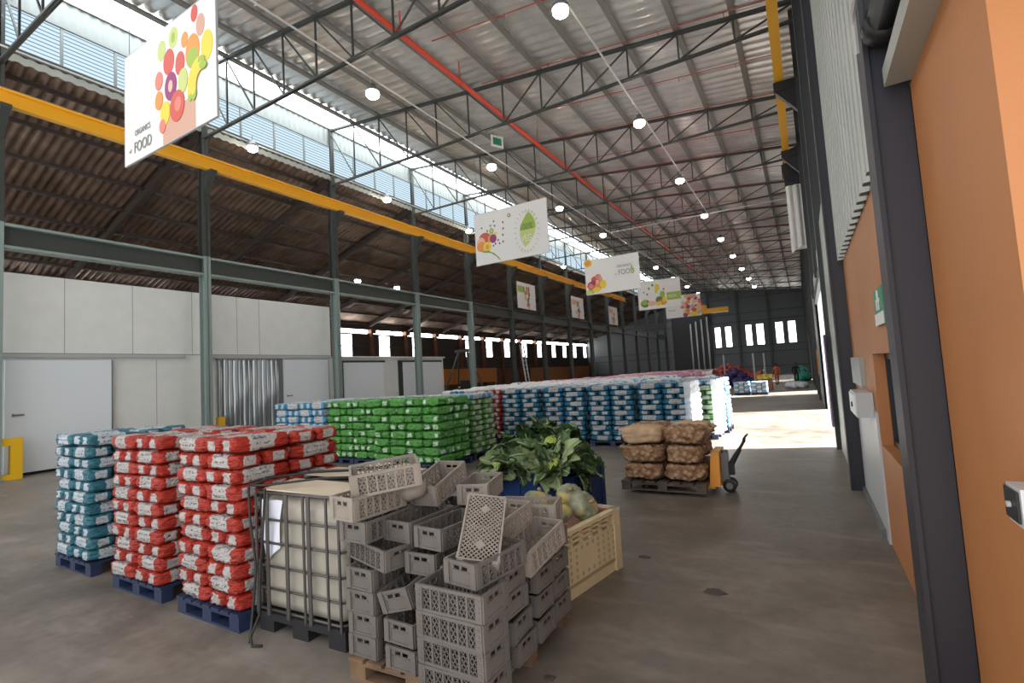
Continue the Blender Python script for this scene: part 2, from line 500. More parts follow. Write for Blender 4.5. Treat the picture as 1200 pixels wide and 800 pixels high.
# ---- far wall
XF = lambda px: -12.03 + (px - 837.5) * .1185
wins = [(837.5, 844.3), (850.5, 857.5), (875.3, 882), (888, 896), (910, 918), (924, 932)]
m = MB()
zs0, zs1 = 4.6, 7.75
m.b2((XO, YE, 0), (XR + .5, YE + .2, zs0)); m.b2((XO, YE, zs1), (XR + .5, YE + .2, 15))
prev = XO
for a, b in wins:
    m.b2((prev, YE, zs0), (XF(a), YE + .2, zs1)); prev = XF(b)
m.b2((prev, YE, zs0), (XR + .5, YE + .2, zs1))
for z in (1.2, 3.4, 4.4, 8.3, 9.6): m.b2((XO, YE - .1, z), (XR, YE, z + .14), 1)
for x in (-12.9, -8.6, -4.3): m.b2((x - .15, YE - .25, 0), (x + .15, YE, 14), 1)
struct(m.obj('wall_far', [mat('hazed_cladding', (.15, .165, .18), .6), M['darkclad']]))  # dark cladding lightened towards blue-grey, distance haze put into the colour
for a, b in wins:
    m = MB(); m.b2((XF(a), YE + .05, zs0), (XF(b), YE + .1, zs1))
    struct(m.obj('window_%d' % wn, M['slot'])); wn += 1
# ---- right wall with recess and doorways
doors = [(13.35, 23.0, 4.1), (33.0, 36.5, 4.3), (55, 58, 4.3)]
W0, W1, WZ0, WZ1 = 4.9, 6.52, 1.05, 2.01       # window recess
TH = .5
m = MB()
m.b2((XR, 3.3, 0), (XR + TH, W0, 3.46)); m.b2((XR, W0, 0), (XR + TH, W1, WZ0)); m.b2((XR, W0, WZ1), (XR + TH, W1, 3.46)); m.b2((XR, W1, 0), (XR + TH, 9.1, 3.46))
m.b2((XR, 2.2, 0), (XR + TH, 3.3, 3.46))

struct(m.obj('wall_right', M['orange']))
m = MB(); prev = 9.1
for a, b, h in doors:
    m.b2((XR - .10, prev, 0), (XR - .04, a, 5.0)); m.b2((XR - .10, a, h), (XR - .04, b, 5.0)); prev = b
m.b2((XR - .10, prev, 0), (XR - .04, YE, 5.0))
struct(m.obj('wall_right_far', M['cladding']))
m = MB(); m.b2((XR + .15, .3, 3.46), (XR + TH, 9.1, 12.6)); m.b2((XR + .03, 9.1, 5.0), (XR + .09, YE, 12.6))
struct(m.obj('wall_right_upper', M['darkclad']))
m = MB(); m.quad((XR + .16, W0, WZ0), (XR + .16, W1, WZ0), (XR + .16, W1, WZ1), (XR + .16, W0, WZ1))
o = struct(m.obj('window_%d' % wn, M['glass_dark'])); wn += 1
m = MB()
for z in (WZ0 + .03, WZ1 - .03): m.b2((XR + .10, W0, z - .03), (XR + .16, W1, z + .03))
for y in (W0 + .03, W1 - .03, (W0 + W1) / 2): m.b2((XR + .10, y - .03, WZ0), (XR + .16, y + .03, WZ1))
m.obj('window_frame', M['black'], o)
m = MB(); m.b2((XR + .15, .3, 3.46), (XR - .12, 3.35, 3.56)); m.b2((XR + .02, .3, 3.56), (XR + .14, 3.35, 6.5))
struct(m.obj('trim_ledge', M['cladding']))
m = MB(); m.b2((XR - .02, 6.6, 0), (XR, 8.95, 1.38)); struct(m.obj('trim_wall_panel', M['lightgrey']))
m = MB(); m.b2((XR - .06, 6.8, 0), (XR + .02, 8.95, .1)); struct(m.obj('baseboard_right', M['metalgrey']))
for a, b, h in doors[:2]:
    m = MB(); m.b2((XR - .13, a - .12, 0), (XR - .02, a, h + .15)); m.b2((XR - .13, b, 0), (XR - .02, b + .15, h + .15)); m.b2((XR - .13, a, h), (XR - .02, b, h + .3))
    struct(m.obj('trim_doorway', M['steel']))
    # yard outside the doorway
    m = MB(); m.b2((XR + .5, a - 4, -.2), (XR + 14, b + 4, -.02)); struct(m.obj('ground_yard', M['lightgrey']))

def ordn(n): return ['first', 'second', 'third', 'fourth', 'fifth', 'sixth', 'seventh', 'eighth', 'ninth', 'tenth', 'eleventh', 'twelfth', 'thirteenth', 'fourteenth', 'fifteenth', 'sixteenth', 'seventeenth', 'eighteenth', 'nineteenth', 'twentieth', 'twenty-first', 'twenty-second', 'twenty-third', 'twenty-fourth', 'twenty-fifth', 'twenty-sixth'][n]
# ---- left columns
for i, y in enumerate(COLY):
    if i == 0: continue
    t = thing('steel_column', 'steel column in the left row, %s column from the near end, %s' % (ordn(i - 1), 'pale teal below' if i < 6 else 'dark all the way up'), 'column', (XL, y, 0), group='columns of the left row')
    def isec(m, z0, z1, w, d):
        m.b2((-d / 2, -w / 2, z0), (-d / 2 + .025, w / 2, z1)); m.b2((d / 2 - .025, -w / 2, z0), (d / 2, w / 2, z1)); m.b2((-d / 2, -.012, z0), (d / 2, .012, z1))
    m = MB(); isec(m, 0, 7.05, .24, .36); m.b2((-.25, -.2, 0), (.25, .2, .03))
    m.obj('lower_shaft', M['teal'] if i < 6 else M['steel'], t)
    m = MB(); isec(m, 7.05, 9.75, .24, .36); isec(m, 9.75, roofz(XL), .2, .3)
    m.obj('upper_shaft', M['truss'], t)
    m = MB(); m.b2((.1, -.12, 10.1), (.72, .12, 10.2)); m.add([(.18, -.1, 10.1), (.7, -.1, 10.1), (.18, -.1, 9.4), (.18, .1, 10.1), (.7, .1, 10.1), (.18, .1, 9.4)], [(0, 1, 2), (3, 5, 4), (0, 3, 4, 1), (1, 4, 5, 2), (2, 5, 3, 0)])
    m.obj('rail_bracket', M['truss'], t)
# longitudinal teal beam; dark web colour paints in the shadow between its flanges
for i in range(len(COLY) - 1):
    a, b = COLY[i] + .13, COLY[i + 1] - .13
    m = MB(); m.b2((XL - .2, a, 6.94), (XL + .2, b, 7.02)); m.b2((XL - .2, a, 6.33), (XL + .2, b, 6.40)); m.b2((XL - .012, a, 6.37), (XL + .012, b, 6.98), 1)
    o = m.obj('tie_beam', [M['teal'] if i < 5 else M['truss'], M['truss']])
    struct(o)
# lean-to rafters
for i, y in enumerate(COLY):
    m = MB(); m.beam((XL - .1, y, leanz(XL) - .05), (XO, y, leanz(XO) - .05), .16, .32)
    m.beam((XL - .1, y, leanz(XL) - .9), (XL - 2.2, y, leanz(XL - 2.2) - .15), .12, .12)
    struct(m.obj('trim_lean_to_rafter', M['darkbrown']))
# light inner roof posts / wall braces are left to the rafters
# ---- trusses
def make_truss():
    t = thing('roof_truss', '', 'truss', (0, 10, 0), group='roof trusses across the hall')
    b0, zb = 11.57, 11.57
    m = MB()
    for s in (-.035, .035): m.beam((XR - .1, s, zb), (XL, s, zb), .05, .07)
    m.obj('bottom_chord', M['truss'], t)
    m = MB()
    for s in (-.04, .04): m.beam((XR - .1, s, roofz(XR)), (XL, s, roofz(XL)), .06, .09)
    m.obj('top_chord', M['truss'], t)
    for k, x in enumerate(NODEX[:-1]):
        if k: MB().beam((x, 0, zb), (x, 0, roofz(x)), .05, .05).obj('vertical_strut', M['truss'], t)
        x2 = NODEX[k + 1]
        if k < 6: p, q = (x, 0, roofz(x) - .04), (x2, 0, zb + .03)
        else: p, q = (x2, 0, roofz(x2) - .04), (x, 0, zb + .03)
        MB().beam(p, q, .045, .045).obj('diagonal_brace', M['truss'], t)
    return t
tr = make_truss()
index_kids(tr)
ty = COLY[1:]
tlist = [tr] + [copy_tree(tr) for _ in ty[1:]]
for i, (o, y) in enumerate(zip(tlist, ty)):
    o.location = (0, y, 0)
    o['label'] = 'dark steel lattice roof truss spanning the hall, %s truss from the near end' % ordn(i)
# ---- crane rails
t = thing('crane_rail', 'long yellow crane rail on brackets along the left columns', 'crane rail', (XL + .5, 0, 0))
m = MB(); m.b2((-.11, YN, 10.2), (.11, 59.2, 10.25)); m.b2((-.11, YN, 10.6), (.11, 59.2, 10.66)); m.b2((-.02, YN, 10.25), (.02, 59.2, 10.6)); m.obj('rail_beam', M['yellow'], t)
m = MB(); m.b2((-.03, YN, 10.66), (.03, 59.2, 10.72)); m.obj('running_rail', M['metalgrey'], t)
t = thing('crane_rail', 'short yellow crane rail high on the right wall', 'crane rail', (.03, 0, 0))
m = MB(); m.b2((-.12, YN, 10.3), (.12, 23.8, 10.36)); m.b2((-.12, YN, 10.7), (.12, 23.8, 10.76)); m.b2((-.02, YN, 10.36), (.02, 23.8, 10.7)); m.obj('rail_beam', M['yellow'], t)
m = MB(); m.b2((-.03, YN, 10.76), (.03, 23.8, 10.82)); m.obj('running_rail', M['metalgrey'], t)
# ---- right columns
for i, y in enumerate(RCOLY):
    t = thing('steel_column', ['wide black steel column standing nearest on the right, against the orange wall', 'dark column at the far end of the orange wall beside the white box'][i] if i < 2 else 'dark steel column along the right wall, %s from the near end' % ordn(i), 'column', (XR, y, 0), group='columns of the right wall')
    z0 = 4.3 if 14 < y < 23 else 0
    m = MB(); m.b2((-.19, 0, z0), (-.165, .26, 13)); m.b2((.0, 0, z0), (.02, .26, 13)); m.b2((-.165, .1, z0), (0, .16, 13)); m.b2((-.165, .02, z0), (0, .04, 13))
    m.obj('shaft', M['navy'] if i < 2 else M['steel'], t)
    if i < 6 and i != 2:
        m = MB(); m.b2((-.75, .0, 10.0), (-.18, .26, 10.28)); m.add([(-.18, .03, 10.0), (-.72, .03, 10.0), (-.18, .03, 9.3), (-.18, .23, 10.0), (-.72, .23, 10.0), (-.18, .23, 9.3)], [(0, 1, 2), (3, 5, 4), (0, 3, 4, 1), (1, 4, 5, 2), (2, 5, 3, 0)])
        m.obj('rail_bracket', M['black'], t)
# corrugated panel hung between the first two right columns
m = MB()
def pan(u, v):
    y = 3.72 + (9.0 - 3.72) * u
    return (XR - .04 - .035 * (1 if (u * 18) % 1 > .5 else -1), y, 3.44 + 6.2 * v)
N = 216
m.grid(lambda u, v: pan(u, v), N, 1)
tag(m.obj('hanging_corrugated_panel', M['cladding']), 'grey corrugated sheet panel hung above the orange wall between two dark columns', 'panel')
m = MB(); m.b2((XR + .02, 3.7, 3.40), (XR + .14, 9.02, 9.6)); struct(m.obj('trim_panel_back', M['black']))

# ------------------------------------------------------------------ lamps, pipes
def make_lamp():
    t = thing('high_bay_lamp', '', 'lamp', (0, 0, 0), group='high bay lamps')
    m = MB(); m.lathe([(.02, .30), (.10, .28), (.12, .16), (.21, .12), (.23, .03), (.21, .02)], 16); m.obj('housing', M['lampbody'], t, True)
    m = MB(); m.lathe([(.17, .02), (.20, -.02), (.19, -.09), (.12, -.15), (.02, -.18)], 14); m.obj('lens', M['lamp'], t, True)  # lens deepened to a dome, imitating a ball of glare
    m = MB(); m.tube([(0, 0, .3), (0, 0, .52)], .012, 6); m.obj('hanger', M['metalgrey'], t)
    return t
lamp0 = make_lamp(); index_kids(lamp0)
used = False
def lamp(x, y, z, label):
    global used
    o = copy_tree(lamp0) if used else lamp0
    used = True
    o.location = (x, y, z); o['label'] = label
for k in range(9):
    lamp(-10.85, 10.9 + 6.82 * k, 11.0, 'glowing high bay lamp on the left ceiling conduit, %s from the near end' % ordn(k))
    lamp(-4.5, 11.05 + 6.85 * k, 11.0, 'glowing high bay lamp on the right ceiling conduit, %s from the near end' % ordn(k))
for k in range(6):
    lamp(XL + .6, 11.6 + 7.4 * k, 11.65, 'glowing lamp below the louvre windows along the left columns, %s from the near end' % ordn(k))
lamp(-24.5, 22.6, 8.75, 'nearer warm lamp glowing under the low side roof')
lamp(-24.5, 26.2, 8.75, 'second warm lamp glowing under the low side roof')
for x, nm in ((-10.85, 'left'), (-4.5, 'right')):
    m = MB(); m.tube([(x, YN, 11.48), (x, 33 if nm == 'right' else 62, 11.48)], .03, 6)
    tag(m.obj('ceiling_conduit', M['whitepaint']), 'straight white ceiling conduit carrying the %s row of lamps' % nm, 'conduit')
m = MB(); m.tube([(-10.85, 32.9, 11.48), (.3, 33.25, 11.48)], .035, 6)
tag(m.obj('ceiling_conduit', M['whitepaint']), 'white conduit crossing the hall below the trusses between two lamps', 'conduit')
m = MB(); m.tube([(XL + .4, YN, 11.95), (XL + .4, 60, 11.95)], .03, 6)
tag(m.obj('ceiling_conduit', M['whitepaint']), 'thin pale pipe running under the louvre windows on the left', 'conduit')
t = thing('hanging_sprinkler_main', 'thick red sprinkler main running the length of the roof', 'pipe', (-9.7, 0, 12.5))
m = MB(); m.tube([(0, YN, 0), (0, 64, 0)], .085, 10); m.obj('pipe_run', M['redpipe'], t, True)
for y in range(2, 62, 3):
    m = MB(); m.lathe([(.10, -.05), (.10, .05)], 10, (0, y, 0), R=Matrix.Rotation(PI / 2, 3, 'X')); m.b2((-.015, y - .02, .08), (.015, y + .02, .75)); m.obj('pipe_clamp', M['redpipe'], t)
sp = []
for y in COLY[1:13]:
    sp += [y - .45, y + 2.5]
for k, y in enumerate(sp):
    m = MB(); m.tube([(-9.7, y, roofz(-9.7) - .12), (.1, y, roofz(.1) - .05)], .02, 6)
    for q in range(5):
        x = -1.2 - 1.9 * q; z = roofz(x) - .07
        m.tube([(x, y, z), (x, y, z - .16)], .012, 5)
    if y - .45 in [0]: pass
    tag(m.obj('hanging_sprinkler_branch', M['redthin']), 'thin red sprinkler branch pipe under the roof sheets, %s from the near end' % ordn(k), 'pipe', 'thin sprinkler branches')
# downpipe and cables by the near right column
t = thing('drain_pipe', 'fat dark pipe running along the wall above the nearest dark column', 'pipe', (XR - .1, 0, 0))
m = MB(); m.tube([(0, .6, 3.78), (0, 3.38, 3.78)], .085, 12); m.obj('pipe_run', M['black'], t, True)
m = MB(); m.tube([(0, 3.2, 3.78), (0, 3.34, 3.78)], .1, 12); m.obj('collar', M['black'], t, True)
m = MB(); m.tube([(XR - .24, .8, 3.86), (XR - .24, 3.2, 3.84), (XR - .22, 3.36, 3.7)], .014, 6); m.tube([(XR - .27, .9, 3.95), (XR - .26, 3.0, 3.93), (XR - .23, 3.36, 3.75)], .014, 6)
tag(m.obj('ceiling_cable', M['lightgrey']), 'pale cables tied along the fat dark pipe', 'cable')
# crane end box and white housing on the right
m = MB(); m.b2((-.12, 23.83, 9.55), (XR - .2, 24.7, 10.4)); m.b2((-.18, 23.9, 9.9), (-.12, 24.6, 10.3)); m.b2((.0, 23.9, 9.45), (.3, 24.3, 9.55))
tag(m.obj('end_stop_mount', M['black']), 'black box at the end of the short yellow crane rail', 'crane box')
m = MB()
def roll(u, v):
    x = -.1 + .5 * u
    return (x + .0, 24.2 - .12 * abs(math.sin(PI * u * 2)), 9.4 - (2.9 - .3 * u) * v)
m.grid(roll, 12, 6); m.b2((-.1, 24.22, 6.7), (XR - .1, 24.6, 9.42))
tag(m.obj('hanging_white_curtain', M['sign']), 'white curtain housing hanging below the black crane box', 'curtain')

# ------------------------------------------------------------------ signs
FONTS = {}
def text_obj(txt, size, mt, parent, x, z, y=-.022, name='lettering', shear=0, sx=1):
    c = bpy.data.curves.new('t', 'FONT'); c.body = txt; c.size = size; c.extrude = .002; c.shear = shear
    o = bpy.data.objects.new('t', c); COL.objects.link(o)
    bpy.context.view_layer.update()
    me = bpy.data.meshes.new_from_object(o.evaluated_get(bpy.context.evaluated_depsgraph_get()))
    bpy.data.objects.remove(o); me.materials.clear(); me.materials.append(mt)
    o = link(name, me, parent, (x, y, z), (PI / 2, 0, 0), (sx, 1, 1))
    return o
def oval(m, x, z, rx, rz, mi, y=-.018, a=0.0, n=18):
    c, s = math.cos(a), math.sin(a)
    P = [(rx * math.cos(2 * PI * k / n), rz * math.sin(2 * PI * k / n)) for k in range(n)]
    P = [(x + p * c - q * s, z + p * s + q * c) for p, q in P]
    m.add([(p, y, q) for p, q in P] + [(p, y + .012, q) for p, q in P], [tuple(range(n))] + [(k, k + n, (k + 1) % n + n, (k + 1) % n) for k in range(n)], mi)
FR = [mat('print_%d' % i, c, .55) for i, c in enumerate([(.62, .10, .07), (.80, .30, .06), (.85, .62, .06), (.34, .48, .06), (.30, .04, .16), (.72, .22, .16), (.62, .36, .26), (.12, .22, .06), (.80, .48, .34), (.55, .62, .20)])]
# 0 red 1 orange 2 yellow 3 green 4 purple 5 rose 6 box 7 dark green 8 peach 9 light green
def sign(x, y, z0, w, h, label, art, rz=0, name='hanging_sign', wires=True):
    t = thing(name, label, 'sign', (x, y, z0), rz, 'printed produce signs hung in the hall')
    m = MB(); m.b2((-w / 2, -.012, 0), (w / 2, .012, h)); m.obj('board', M['sign'], t)
    m = MB(); m.b2((-w / 2 - .015, -.015, -.015), (w / 2 + .015, .02, 0)); m.b2((-w / 2 - .015, -.015, h), (w / 2 + .015, .02, h + .015)); m.b2((-w / 2 - .015, -.015, 0), (-w / 2, .02, h)); m.b2((w / 2, -.015, 0), (w / 2 + .015, .02, h)); m.obj('sign_frame', M['lightgrey'], t)
    if wires:
        for sx in (-w / 2 + .15, w / 2 - .15):
            m = MB(); m.tube([(sx, 0, h), (sx, 0, 11.55 - z0)], .006, 5); m.obj('hanging_wire', M['metalgrey'], t)
    m = MB(); d = [0]
    def ov(u, v, ru, rv, mi, a=0.0):
        d[0] += 1
        oval(m, -w / 2 + u * w, v * h, ru * h, rv * h, mi, -.014 - .0007 * d[0], a)
    art(t, ov, w, h, m)
    m.obj('fruit_print', FR, t)
    return t
def art1(t, ov, w, h, m):
    m.add([(-w / 2 + .46 * w, -.016, 0), (-w / 2 + .80 * w, -.016, 0), (-w / 2 + .80 * w, -.016, .28 * h), (-w / 2 + .46 * w, -.016, .22 * h)], [(0, 1, 2, 3)], 6)
    for a in [(.80, .93, .05, .07, 0), (.58, .86, .07, .09, 9), (.58, .86, .03, .045, 3), (.45, .82, .065, .09, 9), (.70, .77, .05, .065, 1), (.86, .80, .06, .09, 6), (.53, .68, .085, .11, 0), (.65, .60, .07, .1, 0), (.78, .63, .10, .14, 1), (.78, .58, .08, .08, 3), (.92, .60, .08, .12, 2), (.42, .57, .06, .08, 5), (.55, .46, .09, .12, 4), (.55, .46, .035, .05, 8), (.68, .44, .07, .1, 9), (.42, .40, .06, .08, 1), (.49, .26, .075, .10, 2), (.62, .26, .11, .13, 0), (.46, .16, .05, .06, 5), (.63, .27, .05, .06, 5)]:
        ov(*a)
    for k in range(2):
        for q in range(9):
            an = 3.0 - q * .2
            ov(.925 + .02 * k + .17 * math.cos(an) * (1 - .12 * k) - .02 * q * .5, .24 + .27 * math.sin(an) * (1 - .2 * k), .032, .05, 2 if q % 8 else 3, an)
    text_obj('ORGANICS', .15, M['ink'], t, -w / 2 + .13 * w, .22 * h, sx=.75); text_obj('FOOD', .28, M['ink'], t, -w / 2 + .12 * w, .07 * h, sx=.8); text_obj('of', .10, M['ink'], t, -w / 2 + .06 * w, .09 * h)
def art2(t, ov, w, h, m):
    for a in [(.14, .50, .14, .12, 0), (.08, .42, .10, .12, 8), (.22, .48, .06, .08, 1), (.08, .36, .10, .1, 1), (.26, .47, .075, .085, 4), (.17, .33, .09, .1, 2), (.17, .33, .04, .045, 1), (.24, .62, .05, .06, 3), (.24, .62, .025, .03, 9), (.30, .56, .03, .03, 2)]: ov(*a)
    for k, (u, v) in enumerate([(.10, .72), (.23, .73), (.29, .71), (.18, .64), (.41, .62), (.40, .50), (.40, .37), (.33, .42), (.29, .36), (.26, .33), (.35, .35), (.28, .80), (.41, .74)]): ov(u, v, .016, .02, 7 if k % 2 else 4)
    for q in range(6):
        u = .14 + q * .035
        ov(u, .24 - q * q * .006, .09, .012, 3 if q % 2 else 7, -.25 - q * .12)
    # leaf with lettering
    n = 14
    L = [(.70 + .115 * math.sin(PI * k / n) ** .8 * 1.0 + .06 * k / n, .18 + .64 * k / n) for k in range(n + 1)]
    Rr = [(.70 - .095 * math.sin(PI * k / n) ** .8 + .06 * (k / n), .18 + .64 * k / n) for k in range(n + 1)]
    def strip(k0, k1, mi):
        vs = []; fs = []
        for k in range(k0, k1 + 1):
            vs += [(-w / 2 + Rr[k][0] * w, -.016, Rr[k][1] * h), (-w / 2 + L[k][0] * w, -.016, L[k][1] * h)]
        for k in range(k1 - k0): fs.append((2 * k, 2 * k + 1, 2 * k + 3, 2 * k + 2))
        m.add(vs, fs, mi)
    strip(0, 7, 9); strip(7, n, 3)
    for q in range(24):
        an = q * 2 * PI / 24
        ov(.73 + .155 * math.cos(an), .47 + .38 * math.sin(an), .028, .006, 9, an)
    text_obj('100%', .34, FR[7], t, -w / 2 + .635 * w, .50 * h, sx=.75); text_obj('VEG', .36, M['sign'], t, -w / 2 + .648 * w, .28 * h, sx=.68)
    ov(.50, .84, .035, .035, 7); ov(.50, .84, .026, .026, 8)
def art3(t, ov, w, h, m):
    for a in [(.06, .92, .13, .12, 2), (.06, .92, .09, .08, 1), (.10, .10, .12, .08, 3), (.20, .20, .16, .15, 1), (.10, .26, .12, .12, 0), (.26, .28, .14, .14, 1), (.18, .42, .12, .1, 0), (.14, .33, .08, .07, 4), (.24, .50, .09, .07, 5), (.28, .43, .06, .06, 6), (.33, .26, .1, .12, 2), (.20, .12, .12, .08, 2), (.05, .06, .10, .06, 9), (.10, .24, .07, .07, 5), (.22, .35, .05, .06, 8)]: ov(*a)
    text_obj('ORGANICS', .20, M['ink'], t, -w / 2 + .60 * w, .66 * h, sx=.8); text_obj('FOOD', .40, M['ink'], t, -w / 2 + .62 * w, .45 * h, sx=.78)
    text_obj('of', .14, M['ink'], t, -w / 2 + .55 * w, .46 * h)
    for q in range(3): ov(.87 + .012 * q, .62 - .07 * q, .05, .02, 3, 1.1)
def art4(t, ov, w, h, m):
    for a in [(.16, .22, .16, .14, 7), (.14, .26, .10, .1, 3), (.50, .30, .13, .12, 7), (.58, .20, .14, .1, 1), (.48, .16, .10, .08, 2), (.32, .2, .16, .09, 8), (.46, .74, .09, .13, 2), (.44, .60, .05, .07, 9), (.36, .84, .035, .05, 7), (.22, .54, .03, .04, 7), (.27, .74, .03, .05, 7), (.58, .48, .09, .12, 3), (.62, .3, .07, .1, 2), (.62, .66, .03, .03, 4), (.14, .62, .02, .03, 4)]: ov(*a)
    m.add([(-w / 2 + .68 * w, -.017, .25 * h), (w / 2 - .01, -.017, .25 * h), (w / 2 - .01, -.017, .52 * h), (-w / 2 + .68 * w, -.017, .52 * h)], [(0, 1, 2, 3)], 3)
    text_obj('FRESH', .30, M['sign'], t, -w / 2 + .70 * w, .33 * h, sx=.72)
def art5(t, ov, w, h, m):
    r = random.Random(3)
    for q in range(40):
        u = .48 + .5 * r.random(); v = .08 + .88 * r.random()
        ov(u, v, .07 + .04 * r.random(), .07 + .03 * r.random(), r.choice([0, 0, 5, 1, 2, 8, 4, 6]))
    ov(.8, .1, .2, .1, 2)
    m.add([(-w / 2, -.017, .66 * h), (-w / 2 + .42 * w, -.017, .66 * h), (-w / 2 + .42 * w, -.017, h), (-w / 2, -.017, h)], [(0, 1, 2, 3)], 3)
    text_obj('FRESH', .32, M['sign'], t, -w / 2 + .03 * w, .75 * h, sx=.9)
    text_obj('FOOD', .22, M['ink'], t, -w / 2 + .08 * w, .3 * h)
def art6(seed):
    def f(t, ov, w, h, m):
        r = random.Random(seed)
        m.add([(-w / 2 + .05, -.017, .62 * h), (-w / 2 + .4 * w, -.017, .62 * h), (-w / 2 + .4 * w, -.017, .86 * h), (-w / 2 + .05, -.017, .86 * h)], [(0, 1, 2, 3)], 3 if seed == 1 else 8)
        for q in range(16):
            v = .08 + .75 * r.random()
            ov(.5 + .3 * (r.random() - .5), v, .04 + .05 * r.random(), .06 + .06 * r.random(), r.choice([6, 1, 5, 7, 8, 0]))
    return f
sign(-8.95, 4.2, 6.25, 3.0, 2.06, 'largest hanging sign, fruit and bananas tumbling into a box, nearest the camera', art1)
sign(-9.15, 16.0, 6.36, 3.15, 2.0, 'hanging sign with a green leaf reading 100% VEG', art2)
sign(-8.66, 26.0, 6.24, 3.04, 1.92, 'white hanging sign with sliced fruit at left and grey lettering, third along the hall', art3)
sign(-8.62, 36.0, 6.22, 3.0, 2.04, 'hanging sign with vegetables and a green FRESH box, fourth along the hall', art4)
sign(-9.0, 46.0, 6.36, 3.0, 1.95, 'hanging sign with a pile of fruit at right, farthest along the hall', art5)
for k, (y, lab) in enumerate([(33.8, 'square produce poster between dark left columns, nearest of three'), (43.9, 'square produce poster between dark left columns, middle of three'), (54.1, 'square produce poster between dark left columns, farthest of three')]):
    sign(XL + .6, y, 7.1, 2.9, 2.0, lab, art6(k + 1), PI / 2, 'column_sign', False)
# small green exit sign in the roof, and on the right wall
def exit_sign(loc, rz, w, h, label, split):
    t = thing('exit_sign', label, 'sign', loc, rz)
    m = MB(); m.b2((-w / 2, -.01, 0), (w / 2, .01, h)); m.obj('board', M['egreen'] if split else M['sign'], t)
    m = MB()
    if split:
        m.b2((-w / 2, -.014, 0), (w / 2, -.01, h * .33)); m.obj('white_band', M['sign'], t)
        m = MB(); m.b2((-w * .2, -.016, h * .42), (-w * .08, -.011, h * .62)); m.b2((-w * .2, -.016, h * .62), (w * .2, -.011, h * .72)); m.b2((.05 * w, -.016, h * .40), (.12 * w, -.011, h * .62)); oval(m, .0, h * .82, .045, .045, 0, -.016); m.obj('running_figure', M['sign'], t)
    else:
        m.b2((-w * .35, -.014, h * .2), (w * .35, -.01, h * .8)); m.obj('green_band', M['egreen'], t)
        m = MB(); m.tube([(0, 0, h), (0, 0, h + .4)], .01, 5); m.obj('hanging_wire', M['metalgrey'], t)
    return t
exit_sign((XR - .015, 5.42, 2.26), -PI / 2, .56, .32, 'small green and white exit sign on the orange wall above the window', True)
exit_sign((-10.2, 17.2, 11.45), 1.15, .6, .5, 'little green and white exit sign hanging among the trusses', False)
# distribution box, isolator
t = thing('electric_box', 'pale grey electrical box on the wall beside the second dark column', 'electric box', (XR - .006, 7.2, 1.30))
m = MB(); m.b2((-.16, -.35, 0), (0, .45, .28)); m.obj('case', M['lightgrey'], t); m = MB(); m.b2((-.175, -.33, .02), (-.16, .43, .26)); m.obj('cover', M['whitepaint'], t)
m = MB(); m.b2((-.19, -.02, .1), (-.175, .02, .16)); m.obj('latch', M['black'], t)
m = MB(); m.b2((XR - .05, 7.5, 1.62), (XR, 8.8, 1.98)); tag(m.obj('wall_mount_panel', M['cladding']), 'grey cover plate on the orange wall above the pale electrical box', 'panel')
t = thing('isolator_switch', 'grey isolator box with dark switch face on the near orange wall', 'switch box', (XR, 2.31, 1.41)); t.scale = (.85, .85, .85)
m = MB(); m.b2((-.07, -.09, 0), (0, .07, .15)); m.obj('case', M['lightgrey'], t); m = MB(); m.b2((-.078, -.07, .015), (-.066, .075, .135)); m.b2((-.07, .07, .01), (-.0, .085, .14)); m.obj('switch_face', M['black'], t)
m = MB(); m.lathe([(.012, 0), (.012, .012)], 10, (-.08, 0, .075), R=Matrix.Rotation(-PI / 2, 3, 'Y')); m.obj('knob', M['lightgrey'], t)

# ------------------------------------------------------------------ cold rooms
XC = -19.5
t = thing('cold_room', 'tall white insulated cold room block behind the nearest left columns', 'cold room', (XC, 0, 0), kind='thing')
m = MB(); m.b2((-6, YN, 0), (0, 16.15, 5.82)); m.obj('wall_panels', M['white'], t)
m = MB()
for y in (-1.5, .8, 3.1, 6.2, 8.0, 9.9, 11.6, 12.55): m.b2((-.01, y - .008, 3.5), (.004, y + .008, 5.82))
m.b2((-.01, YN, 3.46), (.006, 16.1, 3.5)); m.b2((-.01, 8.7, .0), (.004, 8.716, 3.3))
m.obj('panel_joint', M['seam'], t)
m = MB(); m.b2((0, 2, 3.36), (.16, 9.6, 3.44)); m.b2((0, 10.35, 3.34), (.16, 16.0, 3.44)); m.obj('door_track', M['lightgrey'], t)
m = MB(); m.b2((0, 4.2, 0), (.02, 4.75, 3.36)); m.b2((0, 13.3, 0), (.05, 13.55, 3.34)); m.obj('door_frame', M['metalgrey'], t)
m = MB(); m.b2((0, YN, 0), (.05, 16.1, .06)); m.obj('kick_strip', M['black'], t)
def sdoor(y0, y1, h, label, handle):
    t = thing('sliding_door', label, 'door', (XC + .06, y0, .08), kind='thing')
    m = MB(); m.b2((0, 0, 0), (.1, y1 - y0, h)); m.obj('leaf', M['doorw'] if h > 3 else M['white'], t)
    if handle is not None:
        m = MB(); m.b2((.1, handle, 1.62), (.14, handle + .25, 1.66)); m.b2((.1, handle, 1.6), (.12, handle + .03, 1.68)); m.obj('handle', M['metalgrey'], t)
    m = MB(); m.b2((.0, y1 - y0, 0), (.102, y1 - y0 + .03, h)); m.obj('edge_seal', M['metalgrey'], t)
    return t
sdoor(4.85, 7.34, 3.2, 'big white sliding cold room door beside the yellow guard', .15)
sdoor(13.55, 15.85, 3.2, 'white sliding cold room door right of the grey strip curtain', .1)
